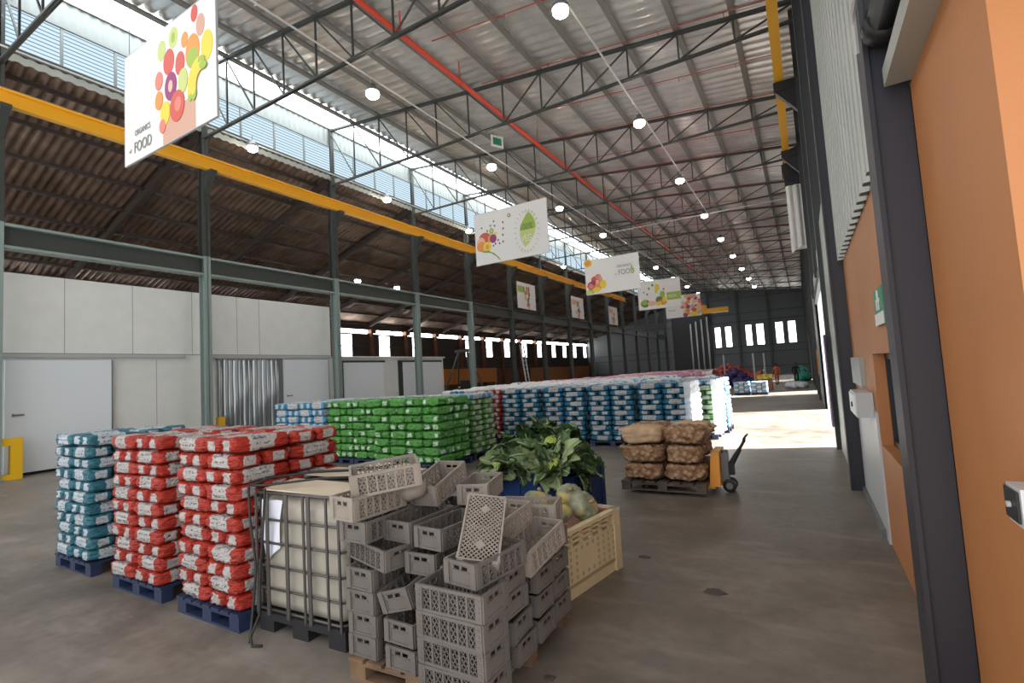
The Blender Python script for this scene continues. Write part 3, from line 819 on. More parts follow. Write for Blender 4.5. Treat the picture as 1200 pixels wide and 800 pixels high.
# strip curtain
t = thing('strip_curtain', 'grey plastic strip curtain hanging in the cold room doorway', 'strip curtain', (XC + .07, 0, 0))
for k in range(13):
    y = 10.75 + .2 * k
    m = MB()
    def stp(u, v, y=y, k=k): return (.07 * math.sin(PI * u) + .03 * (k % 2) + .015 * math.sin(v * 9 + k), y + .23 * u, 3.3 * (1 - v) + .05 * v)
    m.grid(stp, 5, 6); m.obj('plastic_strip', M['strip'], t, True)
m = MB(); m.b2((0, 10.7, 3.26), (.08, 13.4, 3.34)); m.obj('hanging_bar', M['metalgrey'], t)
# lower cold rooms beyond
t = thing('cold_room', 'low white cold room block beyond the tall one, with two doors', 'cold room', (XC, 0, 0), kind='thing')
m = MB(); m.b2((-5, 16.25, 0), (-.25, 25.0, 3.42)); m.b2((-.3, 16.3, 3.38), (.0, 24.9, 3.46)); m.obj('wall_panels', M['white'], t)
for y0, y1 in ((17.0, 19.7), (21.2, 24.6)):
    m = MB(); m.b2((-.25, y0, .05), (-.12, y1, 3.15)); m.obj('door', M['doorw'], t)
    m = MB(); m.b2((-.25, y0 - .28, 0), (-.15, y0, 3.2)); m.b2((-.25, y0 - .28, 3.15), (-.1, y1 + .1, 3.25)); m.obj('door_frame', M['steel'], t)
def bollard(x, y, rz, label, small=False):
    t = thing('door_guard', label, 'guard post', (x, y, 0), rz)
    h = 1.12
    m = MB(); m.b2((-.1, -.12, 0), (.1, .12, h)); m.obj('post', M['byellow'], t)
    if not small:
        m = MB(); m.b2((-.1, -.9, 0), (.1, -.65, h)); m.obj('post', M['byellow'], t)
        m = MB(); m.b2((-.09, -.65, h - .2), (.09, -.12, h)); m.b2((-.09, -.65, 0), (.09, -.12, .15)); m.obj('cross_rail', M['byellow'], t)
bollard(-18.75, 4.93, 0, 'yellow steel door guard at the left edge beside the white sliding door')
bollard(-18.9, 10.55, 0, 'yellow guard post left of the grey strip curtain', True)
bollard(-19.2, 20.0, 0, 'yellow guard post between the low cold room doors, left one', True)
bollard(-19.2, 20.95, 0, 'yellow guard post between the low cold room doors, right one', True)

# ------------------------------------------------------------------ bags
def bag_mesh(name, seed, mt, lump=.05, n=(14, 9, 6), pw=6.0, pinch=.12):
    """unit bag (fits -.5..+.5 on every axis), plump in the middle, gathered at its ends"""
    r = random.Random(seed)
    off = Vector((r.random() * 50, r.random() * 50, r.random() * 50))
    m = MB(); idx = {}
    def pt(i, j, k):
        key = (i, j, k)
        if key in idx: return idx[key]
        q = Vector((2 * i / n[0] - 1, 2 * j / n[1] - 1, 2 * k / n[2] - 1))
        l = (abs(q.x) ** pw + abs(q.y) ** pw + abs(q.z) ** pw) ** (1 / pw)
        mx = max(abs(q.x), abs(q.y), abs(q.z))
        p = q * (mx / l)
        p *= 1.0
        e = abs(p.x) ** 4
        p.z *= 1 - pinch * e; p.y *= 1 - pinch * .5 * e
        nz = noise.noise(p * 2.0 + off) * lump * 1.5 + noise.noise(p * 5 + off) * lump
        d = Vector((p.x * .35, p.y * .7, p.z))
        if d.length > 0: d.normalize()
        p = p + d * (nz - lump * .12)
        p = Vector([max(-1, min(1, c)) * .5 for c in p])
        idx[key] = len(m.v); m.v.append(tuple(p)); return idx[key]
    def face(a, b, c, d): m.f.append((a, b, c, d)); m.mi.append(0)
    for i in range(n[0]):
        for j in range(n[1]):
            face(pt(i, j, 0), pt(i, j + 1, 0), pt(i + 1, j + 1, 0), pt(i + 1, j, 0)); face(pt(i, j, n[2]), pt(i + 1, j, n[2]), pt(i + 1, j + 1, n[2]), pt(i, j + 1, n[2]))
    for i in range(n[0]):
        for k in range(n[2]):
            face(pt(i, 0, k), pt(i + 1, 0, k), pt(i + 1, 0, k + 1), pt(i, 0, k + 1)); face(pt(i, n[1], k), pt(i, n[1], k + 1), pt(i + 1, n[1], k + 1), pt(i + 1, n[1], k))
    for j in range(n[1]):
        for k in range(n[2]):
            face(pt(0, j, k), pt(0, j, k + 1), pt(0, j + 1, k + 1), pt(0, j + 1, k)); face(pt(n[0], j, k), pt(n[0], j + 1, k), pt(n[0], j + 1, k + 1), pt(n[0], j, k + 1))
    return m.mesh(name, mt, True)
BAGS = {}
for key, mt in BAGM.items():
    g = key == 'green'
    BAGS[key] = [bag_mesh('%s_bag_%d' % (key, s), s + 10 * len(BAGS), mt, .17 if g else .12, pinch=.18 if g else .05) for s in range(5)]

def make_pallet(name, label, w, d, h, mats, loc, rz=0, group=None):
    """deck boards on nine blocks with three runners"""
    t = thing(name, label, 'pallet', loc, rz, group)
    nb = 7
    bw = w / nb * .82
    for k in range(nb):
        x = -w / 2 + bw / 2 + k * (w - bw) / (nb - 1)
        m = MB(); m.b2((x - bw / 2, -d / 2, h - .022), (x + bw / 2, d / 2, h)); m.obj('deck_board', mats, t)
    for y in (-d / 2 + .06, 0, d / 2 - .06):
        m = MB(); m.b2((-w / 2, y - .05, h - .044), (w / 2, y + .05, h - .022)); m.obj('stringer_board', mats, t)
        m = MB(); m.b2((-w / 2, y - .05, 0), (w / 2, y + .05, .02)); m.obj('runner', mats, t)
        for x in (-w / 2 + .075, 0, w / 2 - .075):
            m = MB(); m.b2((x - .07, y - .05, .02), (x + .07, y + .05, h - .044)); m.obj('block', mats, t)
    return t

COLWORD = {'red': 'red and white bag', 'teal': 'teal and white bag', 'blue': 'blue and white bag', 'green': 'green net bag', 'lime': 'green and white bag', 'white': 'white and blue bag'}
def stack(kind, x0, x1, y0, y1, nl, pitch, zb, faces, where, group, seed=1, kinds=None, top_kind=None, nb=2, messy=.016):
    """layers of bags in pinwheel blocks; only the bags that can be seen are laid (front, top and the listed sides)"""
    r = random.Random(seed)
    bx, by = (x1 - x0) / nb, (y1 - y0) / 2
    for l in range(nl):
        cells = []; dx, dy = (r.random() - .5) * .045, (r.random() - .5) * .04 - .01
        for i in range(nb):
            for j in range(2):
                for s in range(2):
                    if (i + j + l) % 2 == 0:
                        c = (x0 + (i + .5) * bx, y0 + j * by + (s + .5) * by / 2); L, Wd, rz = bx, by / 2, 0
                        fr = j == 0 and s == 0; bk = j == 1 and s == 1; lf = i == 0; rt = i == nb - 1
                    else:
                        c = (x0 + i * bx + (s + .5) * bx / 2, y0 + (j + .5) * by); L, Wd, rz = by, bx / 2, PI / 2
                        fr = j == 0; bk = j == 1; lf = i == 0 and s == 0; rt = i == nb - 1 and s == 1
                    cells.append([c, L, Wd, rz, fr, bk, lf, rt])
        fro = sorted([c for c in cells if c[4]], key=lambda c: c[0][0])
        rts = sorted([c for c in cells if c[7] and not c[4]], key=lambda c: c[0][1])
        lfs = sorted([c for c in cells if c[6] and not c[4]], key=lambda c: c[0][1])
        rest = sorted([c for c in cells if not c[4] and not c[7] and not c[6]], key=lambda c: c[0])
        top = l == nl - 1
        lay = 'top layer' if top else 'bottom layer' if l == 0 else '%s layer up' % ordn(l)
        todo = []
        for q, c in enumerate(fro):
            pos = ['leftmost', 'second', 'third', 'fourth', 'fifth', 'sixth', 'seventh', 'eighth'][q] if q < len(fro) - 1 else 'rightmost'
            todo.append((c, 'front %s, %s' % (pos, lay)))
        if 'R' in faces or top:
            for q, c in enumerate(rts): todo.append((c, 'right side %s, %s' % (ordn(q), lay)))
        if 'L' in faces or top:
            for q, c in enumerate(lfs): todo.append((c, 'left side %s, %s' % (ordn(q), lay)))
        if top:
            for q, c in enumerate(rest): todo.append((c, 'inner %s, %s' % (ordn(q), lay)))
        ids = {id(c) for c, _ in todo}
        for c in cells:
            if id(c) not in ids: INNER.append((c[0][0] + dx, c[0][1] + dy, zb + (l + .5) * pitch, c[1], c[2], pitch, c[3], kind))
        for c, pos in todo:
            kd = kind
            if kinds: kd = r.choice(kinds)
            if top and top_kind: kd = top_kind
            me = BAGS[kd][r.randrange(5)]
            tilt = (r.random() - .5) * messy * (2 if l == nl - 1 else .25)
            e = 1.0 if not top else 1.0 + .10 * r.random()
            o = link(kd.replace('lime', 'green').replace('teal', 'teal') + '_produce_bag', me, None,
                     (c[0][0] + dx + (r.random() - .5) * messy * .8, c[0][1] + dy + (r.random() - .5) * messy * .8, zb + (l + .5) * pitch + (.006 if top else 0) + (pitch * (e - 1) * .5 if top else 0)),
                     (tilt, tilt * .5, c[3] + (PI if r.random() < .5 else 0) + (r.random() - .5) * messy * (1.4 if not top else 3)),
                     (c[1] * .975, c[2] * .955, pitch * (.988 if not top else .97) * e))
            tag(o, '%s in %s, %s' % (COLWORD[kd], where, pos), 'bag', group)

PH = .15
INNER = []
def bag_pallet(kind, x0, x1, y0, y1, nl, pitch, faces, where, plabel, group, **kw):
    make_pallet('plastic_pallet', plabel, x1 - x0, y1 - y0, PH, M['palletblue'], ((x0 + x1) / 2, (y0 + y1) / 2, 0), 0, 'blue pallets under the bag stacks')
    stack(kind, x0, x1, y0, y1, nl, pitch, PH + .004, faces, where, group, **kw)

# nearest row
bag_pallet('teal', -8.2, -7.2, 2.52, 3.6, 11, .131, 'R', 'far left teal stack', 'dark blue plastic pallet under the teal bag stack at far left', 'bags of the near teal stack', seed=3)
bag_pallet('red', -6.6, -5.56, 2.5, 3.6, 11, .131, 'LR', 'middle red stack', 'dark blue plastic pallet under the red bag stack beside the teal one', 'bags of the middle red stack', seed=4)
bag_pallet('red', -5.22, -4.24, 2.48, 3.62, 11, .131, 'LR', 'tank-side red stack', 'dark blue plastic pallet under the red bag stack beside the white tank', 'bags of the red stack beside the tank', seed=5)
# green / blue row
bag_pallet('white', -13.2, -12.15, 8.9, 10.0, 8, .18, '', 'leftmost blue-white stack', 'blue pallet under the blue and white stack at the left end of the green row', 'bags left of the green row', seed=6)
bag_pallet('white', -12.1, -11.1, 8.9, 10.0, 8, .18, '', 'second blue-white stack', 'blue pallet under the blue and white stack touching the green row', 'bags left of the green row', seed=7)
bag_pallet('green', -11.05, -10.1, 8.95, 10.05, 8, .18, '', 'leftmost green stack', 'blue pallet under the leftmost green bag stack', 'bags of the green row', seed=8)
bag_pallet('green', -10.08, -9.14, 8.95, 10.05, 8, .18, 'R', 'second green stack', 'blue pallet under the second green bag stack', 'bags of the green row', seed=9)
bag_pallet('green', -9.1, -8.08, 8.7, 9.9, 8, .182, '', 'third green stack', 'blue pallet under the third green bag stack', 'bags of the green row', seed=10)
bag_pallet('green', -8.06, -7.05, 8.7, 9.9, 8, .182, 'R', 'rightmost green stack', 'blue pallet under the rightmost green bag stack', 'bags of the green row', seed=11)
bag_pallet('lime', -8.2, -7.15, 10.1, 11.2, 11, .132, 'R', 'stack behind rightmost green', 'blue pallet under the bag stack behind the rightmost green stack', 'bags behind the green row', seed=12, top_kind='white')
for q in range(5):
    x = -13.4 + 1.03 * q
    bag_pallet('white', x, x + 1.0, 10.25, 11.35, 9, .16, '', '%s pale rear stack' % ordn(q), 'pallet under the pale stack behind the green row, %s from left' % ordn(q), 'pale bags behind the green row', seed=20 + q)
# blue row
bag_pallet('red', -8.95, -8.0, 12.8, 13.9, 11, .131, 'R', 'narrow red stack', 'blue pallet under the narrow red stack between green and blue', 'bags of the narrow red stack', seed=30)
XB = [-7.92, -6.54, -5.18, -3.82]
for q, x in enumerate(XB):
    bag_pallet('blue', x, x + 1.28, 12.7, 13.9, 11, .131, '', '%s blue stack' % ordn(q), 'dark blue pallet under the %s blue stack from left' % ordn(q), 'bags of the blue row', seed=31 + q)
bag_pallet('lime', -3.25, -2.16, 14.25, 15.4, 11, .129, '', 'right end green stack', 'dark blue pallet under the green stack at the right end of the field', 'bags of the green stack at the right', seed=41, top_kind='white')
for q, (x, y) in enumerate([(-8.0, 14.1), (-6.7, 14.1), (-5.4, 14.1), (-4.4, 15.6), (-3.2, 15.6)]):
    bag_pallet('blue', x, x + 1.15, y, y + 1.1, 11, .131, 'R' if q == 4 else '', '%s second-row stack' % ordn(q), 'pallet under the %s stack of the second blue row' % ordn(q), 'bags of the second blue row', seed=50 + q, top_kind='white')
# stretch film on the sunlit ends
def film(x, y0, y1, zt, label, n=26):
    m = MB()
    m.grid(lambda u, v: (x + .022 + .018 * math.sin(v * 60 + 2 * math.sin(u * 9)) + .012 * math.sin(u * 23 + v * 7), y0 + (y1 - y0) * u, .14 + (zt - .14) * v), n, 40)
    m.grid(lambda u, v: (x + .03 - .16 * u, y0 - .012 + .008 * math.sin(v * 50 + u * 5), .14 + (zt - .14) * v), 4, 40)
    tag(m.obj('stretch_film', M['film'], None, True), label, 'stretch film')
film(-2.485, 12.64, 13.9, 1.62, 'glaring white stretch film on the right end of the blue row')
film(-2.105, 14.19, 15.4, 1.6, 'glaring white stretch film on the end of the right green stack')
m = MB(); kk = list(BAGM)
for x, y, z, L, Wd, H, rz, kd in INNER:
    m.box((x, y, z), (L * .9, Wd * .88, H * .9), Matrix.Rotation(rz, 3, 'Z'), kk.index(kd))
tag(m.obj('inner_bags', [BAGM[k] for k in kk]), 'bags packed out of sight inside the stacks, behind their faces', 'bags', None, 'stuff')
# the rest of the field: past counting
def field():
    r = random.Random(99)
    m = MB()
    slots = [BAGM['blue'].name]
    mats = [mat('field_' + n, c, .5) for n, c in (('white', (.70, .70, .70)), ('blue', (.06, .32, .52)), ('pink', (.62, .22, .34)), ('green', (.12, .40, .08)), ('purple', (.10, .05, .16)), ('red', (.50, .09, .05)), ('tan', (.45, .32, .2)), ('pale', (.35, .52, .66)))] + [M['palletblue']]
    def bag(cx, cy, cz, L, Wd, H, along, c):
        nx, na = 6, 6
        vs, fs, mi = [], [], []
        for i in range(nx + 1):
            u = -1 + 2 * i / nx
            s = (1 - .55 * abs(u) ** 3)
            for a in range(na):
                an = 2 * PI * (a + .5) / na
                y = math.cos(an) * Wd * .56 * s; z = math.sin(an) * H * .56 * s
                x = u * L / 2
                p = (x, y) if along else (-y, x)
                vs.append((cx + p[0], cy + p[1], cz + z))
        for i in range(nx):
            for a in range(na):
                fs.append((i * na + a, i * na + (a + 1) % na, (i + 1) * na + (a + 1) % na, (i + 1) * na + a)); mi.append(0 if 1 <= i <= nx - 2 and c not in (2, 4, 5) else c)
        fs.append(tuple(range(na))); mi.append(c); fs.append(tuple(nx * na + a for a in range(na))); mi.append(c)
        b = len(m.v); m.v += vs; m.f += [tuple(b + q for q in f) for f in fs]; m.mi += mi
    y = 15.4
    row = 0
    while y < 56:
        x = -13.6 - (0 if y < 30 else -1.0)
        xmax = -2.1 if y < 20 else -4.6 if y < 36 else -7.6
        if y < 16.7: xmax = -4.7
        while x < xmax - 1.0:
            if y < 19 and x < -13: x += 1.2; continue
            band = (y + .5 * x)
            c = 1 if r.random() < .55 else (7 if r.random() < .5 else 0)
            if 24 < y < 33 and x < -5.5: c = 2
            if y >= 33: c = 2 if x < -9 else (0 if y < 40 else 5)
            if y > 47: c = 4 if r.random() < .55 else 5
            if x > -4 and y < 46: c = 0 if r.random() < .6 else 7
            w, d = 1.14, 1.14
            H = 1.58 + (r.random() - .5) * .08 - (.0 if y < 46 else .1)
            m.b2((x + .08, y + .08, .15), (x + w - .08, y + d - .08, H - .28), c)
            m.b2((x, y, .0), (x + w, y + d, .14), 8)
            lo = 2 if x < xmax - 2.3 else 0
            for l in range(11):
                if l < 8 and lo == 2: continue
                for i in range(2):
                    for j in range(2):
                        for s in range(2):
                            if l < 9 and not (i == 1): continue
                            al = (i + j + l) % 2 == 0
                            cx = x + (i + .5) * w / 2 if al else x + i * w / 2 + (s + .5) * w / 4
                            cy = y + j * d / 2 + (s + .5) * d / 4 if al else y + (j + .5) * d / 2
                            bag(cx, cy, H - (11 - l - .5) * .13 + (r.random() - .5) * .02, .56, .28, .13 * (1 if l < 10 else 1.25), al, c if r.random() > .2 or l < 10 else 0)
            x += 1.2
        y += 1.22; row += 1
    o = m.obj('bag_field', mats, None, True)
    tag(o, 'wide field of stacked white, blue and pink produce bags reaching down the hall', 'bags', None, 'stuff')
field()

# ------------------------------------------------------------------ white tank in a cage
T = thing('cage_tank', 'white plastic tank in a grey tube cage beside the red bag stack', 'tank', (-3.68, 3.2, 0), math.radians(2.5))
w, d = 1.02, 1.14
m = MB(); m.b2((-w / 2, -d / 2, .10), (w / 2, d / 2, .16))
for x in (-w / 2 + .1, 0, w / 2 - .1):
    for y in (-d / 2 + .08, d / 2 - .08): m.b2((x - .09, y - .07, 0), (x + .09, y + .07, .10))
m.obj('base_pallet', M['black'], T)
def rbox(m, hx, hy, z0, z1, r, n=6, mi=0):
    prof = [(r * .75, z0), (r * .25, z0 + r * .25), (0, z0 + r)]
    prof += [(0.012 * (k % 2), z0 + r + (z1 - z0 - 2 * r) * k / 12) for k in range(1, 12)] + [(0, z1 - r), (r * .25, z1 - r * .25), (r * .75, z1)]
    rings = []
    for ins, z in prof:
        ring = []
        for cx, cy, a0 in ((1, 1, 0), (-1, 1, 90), (-1, -1, 180), (1, -1, 270)):
            for k in range(n + 1):
                a = math.radians(a0 + 90 * k / n)
                ring.append((cx * (hx - r) + (r - ins) * math.cos(a), cy * (hy - r) + (r - ins) * math.sin(a), z))
        rings.append(ring)
    N = len(rings[0]); vs = [v for q in rings for v in q]; fs = []
    for i in range(len(rings) - 1):
        for k in range(N): fs.append((i * N + k, i * N + (k + 1) % N, (i + 1) * N + (k + 1) % N, (i + 1) * N + k))
    fs.append(tuple(range(N - 1, -1, -1))); fs.append(tuple((len(rings) - 1) * N + k for k in range(N)))
    m.add(vs, fs, mi)
m = MB(); rbox(m, w / 2 - .03, d / 2 - .03, .165, 1.10, .10); m.obj('tank_body', M['tank'], T, True)
hx, hy = w / 2, d / 2
for z in (.19, .36, .54, .73, .92, 1.14):
    m = MB(); c = .04; r = .011 if z < 1.1 else .014
    m.tube([(-hx + c, -hy, z), (hx - c, -hy, z), (hx, -hy + c, z), (hx, hy - c, z), (hx - c, hy, z), (-hx + c, hy, z), (-hx, hy - c, z), (-hx, -hy + c, z), (-hx + c, -hy, z)], r, 6)
    m.obj('cage_hoop', M['cage'], T, True)
for x in (-.48, -.34, -.10, .1, .16, .36, .49):
    m = MB(); m.b2((x - (.018 if x in (-.10, .16, -.34) else .010), -hy - .022, .15), (x + (.018 if x in (-.10, .16, -.34) else .010), -hy - .01, 1.14)); m.obj('cage_upright', M['cage'], T)
for y in (-.5, -.2, .1, .4):
    for s in (-1, 1):
        m = MB(); m.b2((s * hx + s * .01, y - .012, .15), (s * hx + s * .022, y + .012, 1.14)); m.obj('cage_upright', M['cage'], T)
for a, b, z in (((-.40, -hy + .02), (.50, -.22), 1.165), ((-.5, -.05), (.0, .35), 1.175), ((.05, .12), (.5, .52), 1.17), ((-.2, .36), (.35, .56), 1.20)):
    m = MB(); m.box(((a[0] + b[0]) / 2, (a[1] + b[1]) / 2, z), (b[0] - a[0], b[1] - a[1], .012), Euler((.04 * (z * 100 % 3 - 1), .03, .06)).to_matrix()); m.obj('top_flap', M['card'], T)
m = MB(); m.b2((-.4, -.2, 1.145), (.45, .4, 1.15)); m.obj('tank_opening_dark', M['black'], T)  # black plate stands in for the darkness inside the open top
m = MB(); m.grid(lambda u, v: (-.44 + .26 * u * (1 - .3 * v) + .03 * v, -hy + .012 - .012 * math.sin(u * 6 + v * 4), 1.08 - .52 * v * (1 - .25 * u)), 8, 10)
m.obj('paper_sheet', M['paper'], T, True)
m = MB()
m.tube([(-4.18, 2.56, 1.19), (-4.14, 2.54, .95), (-4.05, 2.53, .55), (-4.06, 2.5, .22), (-4.0, 2.44, .06), (-3.98, 2.42, .015)], .010, 6)
m.tube([(-3.95, 2.56, 1.19), (-3.97, 2.54, .8), (-4.0, 2.53, .5), (-3.97, 2.5, .2), (-4.0, 2.44, .05), (-3.92, 2.40, .012), (-3.85, 2.44, .012)], .010, 6)
m.tube([(-4.18, 2.57, 1.20), (-4.2, 2.8, 1.22), (-3.9, 3.0, 1.245), (-3.4, 3.2, 1.25), (-3.3, 3.5, 1.26)], .012, 6)
m.tube([(-4.19, 2.57, 1.20), (-3.95, 2.57, 1.215), (-3.6, 2.85, 1.235), (-3.35, 2.95, 1.235)], .010, 6)
tag(m.obj('black_cord', M['rubber'], None, True), 'black cord slung over the caged tank and trailing to the floor', 'cord')

# ------------------------------------------------------------------ crates
CL, CW, CH = .48, .25, .165
def make_crate(mt):
    t = thing('plastic_crate', '', 'crate', (0, 0, 0), 0, 'mesh crates heaped on the pallet')
    def lattice(m, w, h, s, f, tk=.0060, slope=1.55):
        k = -h / slope
        while k < w:
            for sg in (1, -1):
                # line u = k + v/slope  (or mirrored), v in 0..h
                u0, v0, u1, v1 = k, 0.0, k + h / slope, h
                if u0 < 0: v0 = -u0 * slope; u0 = 0
                if u1 > w: v1 -= (u1 - w) * slope; u1 = w
                if v1 - v0 > .004:
                    a, b = (u0, v0), (u1, v1)
                    if sg < 0: a, b = (w - u0, v0), (w - u1, v1)
                    m.beam(f(*a), f(*b), tk, tk, up=f.up)
            k += s
    class Fn:
        def __init__(s, fn, up): s.fn, s.up = fn, up
        def __call__(s, u, v): return s.fn(u, v)
    x, y = CL / 2, CW / 2
    m = MB()
    for sy in (-1, 1): m.b2((-x, sy * y - .008, CH - .02), (x, sy * y + .008, CH)); m.b2((-x, sy * y - .006, 0), (x, sy * y + .006, .018))
    for sx in (-1, 1): m.b2((sx * x - .008, -y, CH - .02), (sx * x + .008, y, CH)); m.b2((sx * x - .006, -y, 0), (sx * x + .006, y, .018))
    m.obj('rim', mt, t)
    for sy in (-1, 1):
        m = MB(); yy = sy * (y - .004)
        lattice(m, CL - .08, CH - .035, .031, Fn(lambda u, v, yy=yy: Vector((-x + .04 + u, yy, .016 + v)), (0, 1, 0)))
        for k in range(1, 6):
            xx = -x + .04 + (CL - .08) * k / 6
            m.b2((xx - .006, yy - .009, .01), (xx + .006, yy + .009, CH - .01))
        m.obj('mesh_side', mt, t)
    for sx in (-1, 1):
        m = MB(); xx = sx * (x - .003)
        m.b2((xx - .003, -y + .03, .018), (xx + .003, y - .03, .105)); m.b2((xx - .003, -y + .03, .132), (xx + .003, y - .03, CH - .018))
        m.b2((xx - .003, -y + .03, .105), (xx + .003, -.055, .132)); m.b2((xx - .003, .055, .105), (xx + .003, y - .03, .132)); m.b2((xx - .003, -.008, .105), (xx + .003, .008, .132))
        m.b2((xx - .008, -.08, .03), (xx + .008, -.072, .1)); m.b2((xx - .008, .072, .03), (xx + .008, .08, .1)); m.b2((xx - .008, -.08, .094), (xx + .008, .08, .102))
        m.obj('end_panel', mt, t)
        for sy in (-1, 1):
            m = MB()
            m.b2((sx * x - .012, sy * (y - .018) - .020, .004), (sx * x + .012, sy * (y - .018) + .020, CH - .004))
            m.b2((sx * (x - .022) - .022, sy * y - .010, .004), (sx * (x - .022) + .022, sy * y + .010, CH - .004))
            for q in range(4): m.b2((sx * (x - .022) - .008, sy * y - .013, .025 + q * .033), (sx * (x - .022) + .008, sy * y + .013, .040 + q * .033))
            m.obj('corner_post', mt, t)
    m = MB(); lattice(m, CL - .02, CW - .02, .03, Fn(lambda u, v: Vector((-x + .01 + u, -y + .01 + v, .008)), (0, 0, 1)), .006, 1.0)
    for sx, sy in ((-.5, 0), (.5, 0)): m.box((sx * CL * .55, sy, .006), (.05, .05, .008), Matrix.Rotation(PI / 4, 3, 'Z'))
    m.obj('base_grid', mt, t)
    return t
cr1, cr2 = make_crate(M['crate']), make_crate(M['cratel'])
index_kids(cr1)
cr_used = set()
def crate(x, y, z, rz, label, rx=0, ry=0, pale=False, mw=None, sz=1.0):
    src = cr2 if pale else cr1
    o = copy_tree(src) if src.name in cr_used else src
    cr_used.add(src.name)
    if mw is not None: o.matrix_world = mw
    else:
        o.location = (x, y, z); o.rotation_mode = 'ZYX' if False else 'XYZ'
        # tilt in the crate's own frame, then turn about the vertical
        R = Matrix.Rotation(math.radians(rz), 4, 'Z') @ Matrix.Rotation(math.radians(ry), 4, 'Y') @ Matrix.Rotation(math.radians(rx), 4, 'X')
        o.rotation_euler = R.to_euler()
    o['label'] = label
    if sz != 1.0: o.scale = (1, 1, sz)
J = random.Random(5)
def col_of(x, y, rz, zs, where, pale=False, sz=1.0):
    for k, z in enumerate(zs):
        lv = 'at the bottom' if k == 0 else '%s crate up' % ordn(k)
        crate(x + (J.random() - .5) * .014, y + (J.random() - .5) * .014, z, rz + (J.random() - .5) * 4, 'grey crate %s, %s' % (where, lv), pale=pale, sz=sz)
P0 = .148
st = .1665
s1 = .1475
col_of(-2.775, 2.72, 90, [P0 + s1 * k for k in range(4)], 'in the left front stack beside the tank', sz=.88)
crate(-2.76, 2.67, P0 + s1 * 4 + .004, -12, 'grey mesh crate turned sideways high in the left front stack', ry=3, sz=.88)
crate(-2.84, 2.73, P0 + s1 * 5 + .018, 91, 'grey crate showing its solid end, above the sideways mesh crate at left', sz=.88)
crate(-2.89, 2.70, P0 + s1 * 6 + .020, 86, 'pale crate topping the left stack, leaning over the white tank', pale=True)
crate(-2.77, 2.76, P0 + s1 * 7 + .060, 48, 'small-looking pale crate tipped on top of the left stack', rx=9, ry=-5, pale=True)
col_of(-2.405, 2.71, 90, [P0, P0 + st], 'in the narrow gap between left and front stacks')
crate(-2.455, 2.73, P0 + st * 2 + .05, 95, 'grey crate fallen askew between the left and front stacks', rx=-16, ry=-6)
crate(-2.37, 2.88, .695, 92, 'grey crate with solid end above the askew one, behind the front stack')
crate(-2.60, 2.93, .872, 88, 'grey crate with open top just right of the left stack')
crate(-2.28, 2.90, .866, 85, 'grey crate with open top, second to the right of the left stack')
s3 = .1575
col_of(-1.925, 2.50, 1, [P0 + k * s3 for k in range(4)], 'in the front right stack', sz=.945)
crate(-1.835, 2.665, P0 + 4 * s3 + .002, 83, 'large open grey crate on the front right stack, holding an upended one')
ex = Vector((-.30, .74, .60)).normalized()
nb_ = Vector((.50, -.74, .42)); nb_ = (nb_ - ex * nb_.dot(ex)).normalized()
ez = -nb_; ey = ez.cross(ex)
ctr = Vector((-1.835, 2.56, .85)) + ex * .235
o3 = ctr - ez * .08
crate(0, 0, 0, 0, 'upended grey crate showing its base, stuck in the open front crate', pale=True, mw=Matrix(((ex.x, ey.x, ez.x, o3.x), (ex.y, ey.y, ez.y, o3.y), (ex.z, ey.z, ez.z, o3.z), (0, 0, 0, 1))))
col_of(-1.985, 2.93, 2, [P0], 'behind the front stack on the right edge')
crate(-1.97, 2.87, P0 + st + .02, 2, 'grey crate with solid end, second up behind the front right stack', rx=4, ry=4)
crate(-1.95, 2.80, P0 + 2 * st + .022, -1, 'grey crate third up behind the front right stack')
crate(-1.96, 2.79, P0 + 3 * st - .016, 1, 'grey crate fourth up behind the front right stack, under the big open one', sz=.85)
col_of(-1.99, 3.245, 1, [P0, P0 + st, P0 + 2 * st], 'in the third stack along the right edge')
col_of(-2.0, 3.56, 0, [P0 + k * st for k in range(4)], 'in the last stack along the right edge')
crate(-2.11, 3.165, .655, 88, 'grey crate lying under the pale leaning one on the right part of the heap')
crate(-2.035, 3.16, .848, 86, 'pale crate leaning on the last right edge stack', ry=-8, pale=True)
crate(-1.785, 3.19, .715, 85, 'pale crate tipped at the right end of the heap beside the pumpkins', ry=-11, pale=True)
col_of(-2.43, 3.42, 90, [P0 + k * st for k in range(5)], 'in the middle of the heap')
col_of(-2.72, 3.42, 90, [P0 + k * st for k in range(5)], 'in the back left stack')
crate(-2.47, 3.56, P0 + 5 * st + .006, 108, 'pale ribbed crate at the back, middle of the top row', pale=True)
crate(-2.03, 3.58, P0 + 4 * st + .012, 14, 'pale mesh crate at the back right of the top row', pale=True)
crate(-2.70, 3.30, P0 + 5 * st + .10, 97, 'pale crate tipped up steeply on the back left of the heap', ry=-13, pale=True)
make_pallet('wooden_pallet', 'worn wooden pallet under the heap of grey crates', 1.12, 1.26, .145, M['wood'], (-2.35, 3.10, 0), math.radians(3))
m = MB(); m.lathe([(.02, 0), (.085, .02), (.10, .07), (.075, .12), (.02, .14)], 14, (-2.70, 2.98, 1.10)); 
o = m.obj('crumpled_bag', M['cratel'], None, True)
for v in o.data.vertices: v.co += Vector((1, 1, 1)) * noise.noise(v.co * 11) * .03
tag(o, 'crumpled pale bag lying between the two tipped crates on top', 'bag')

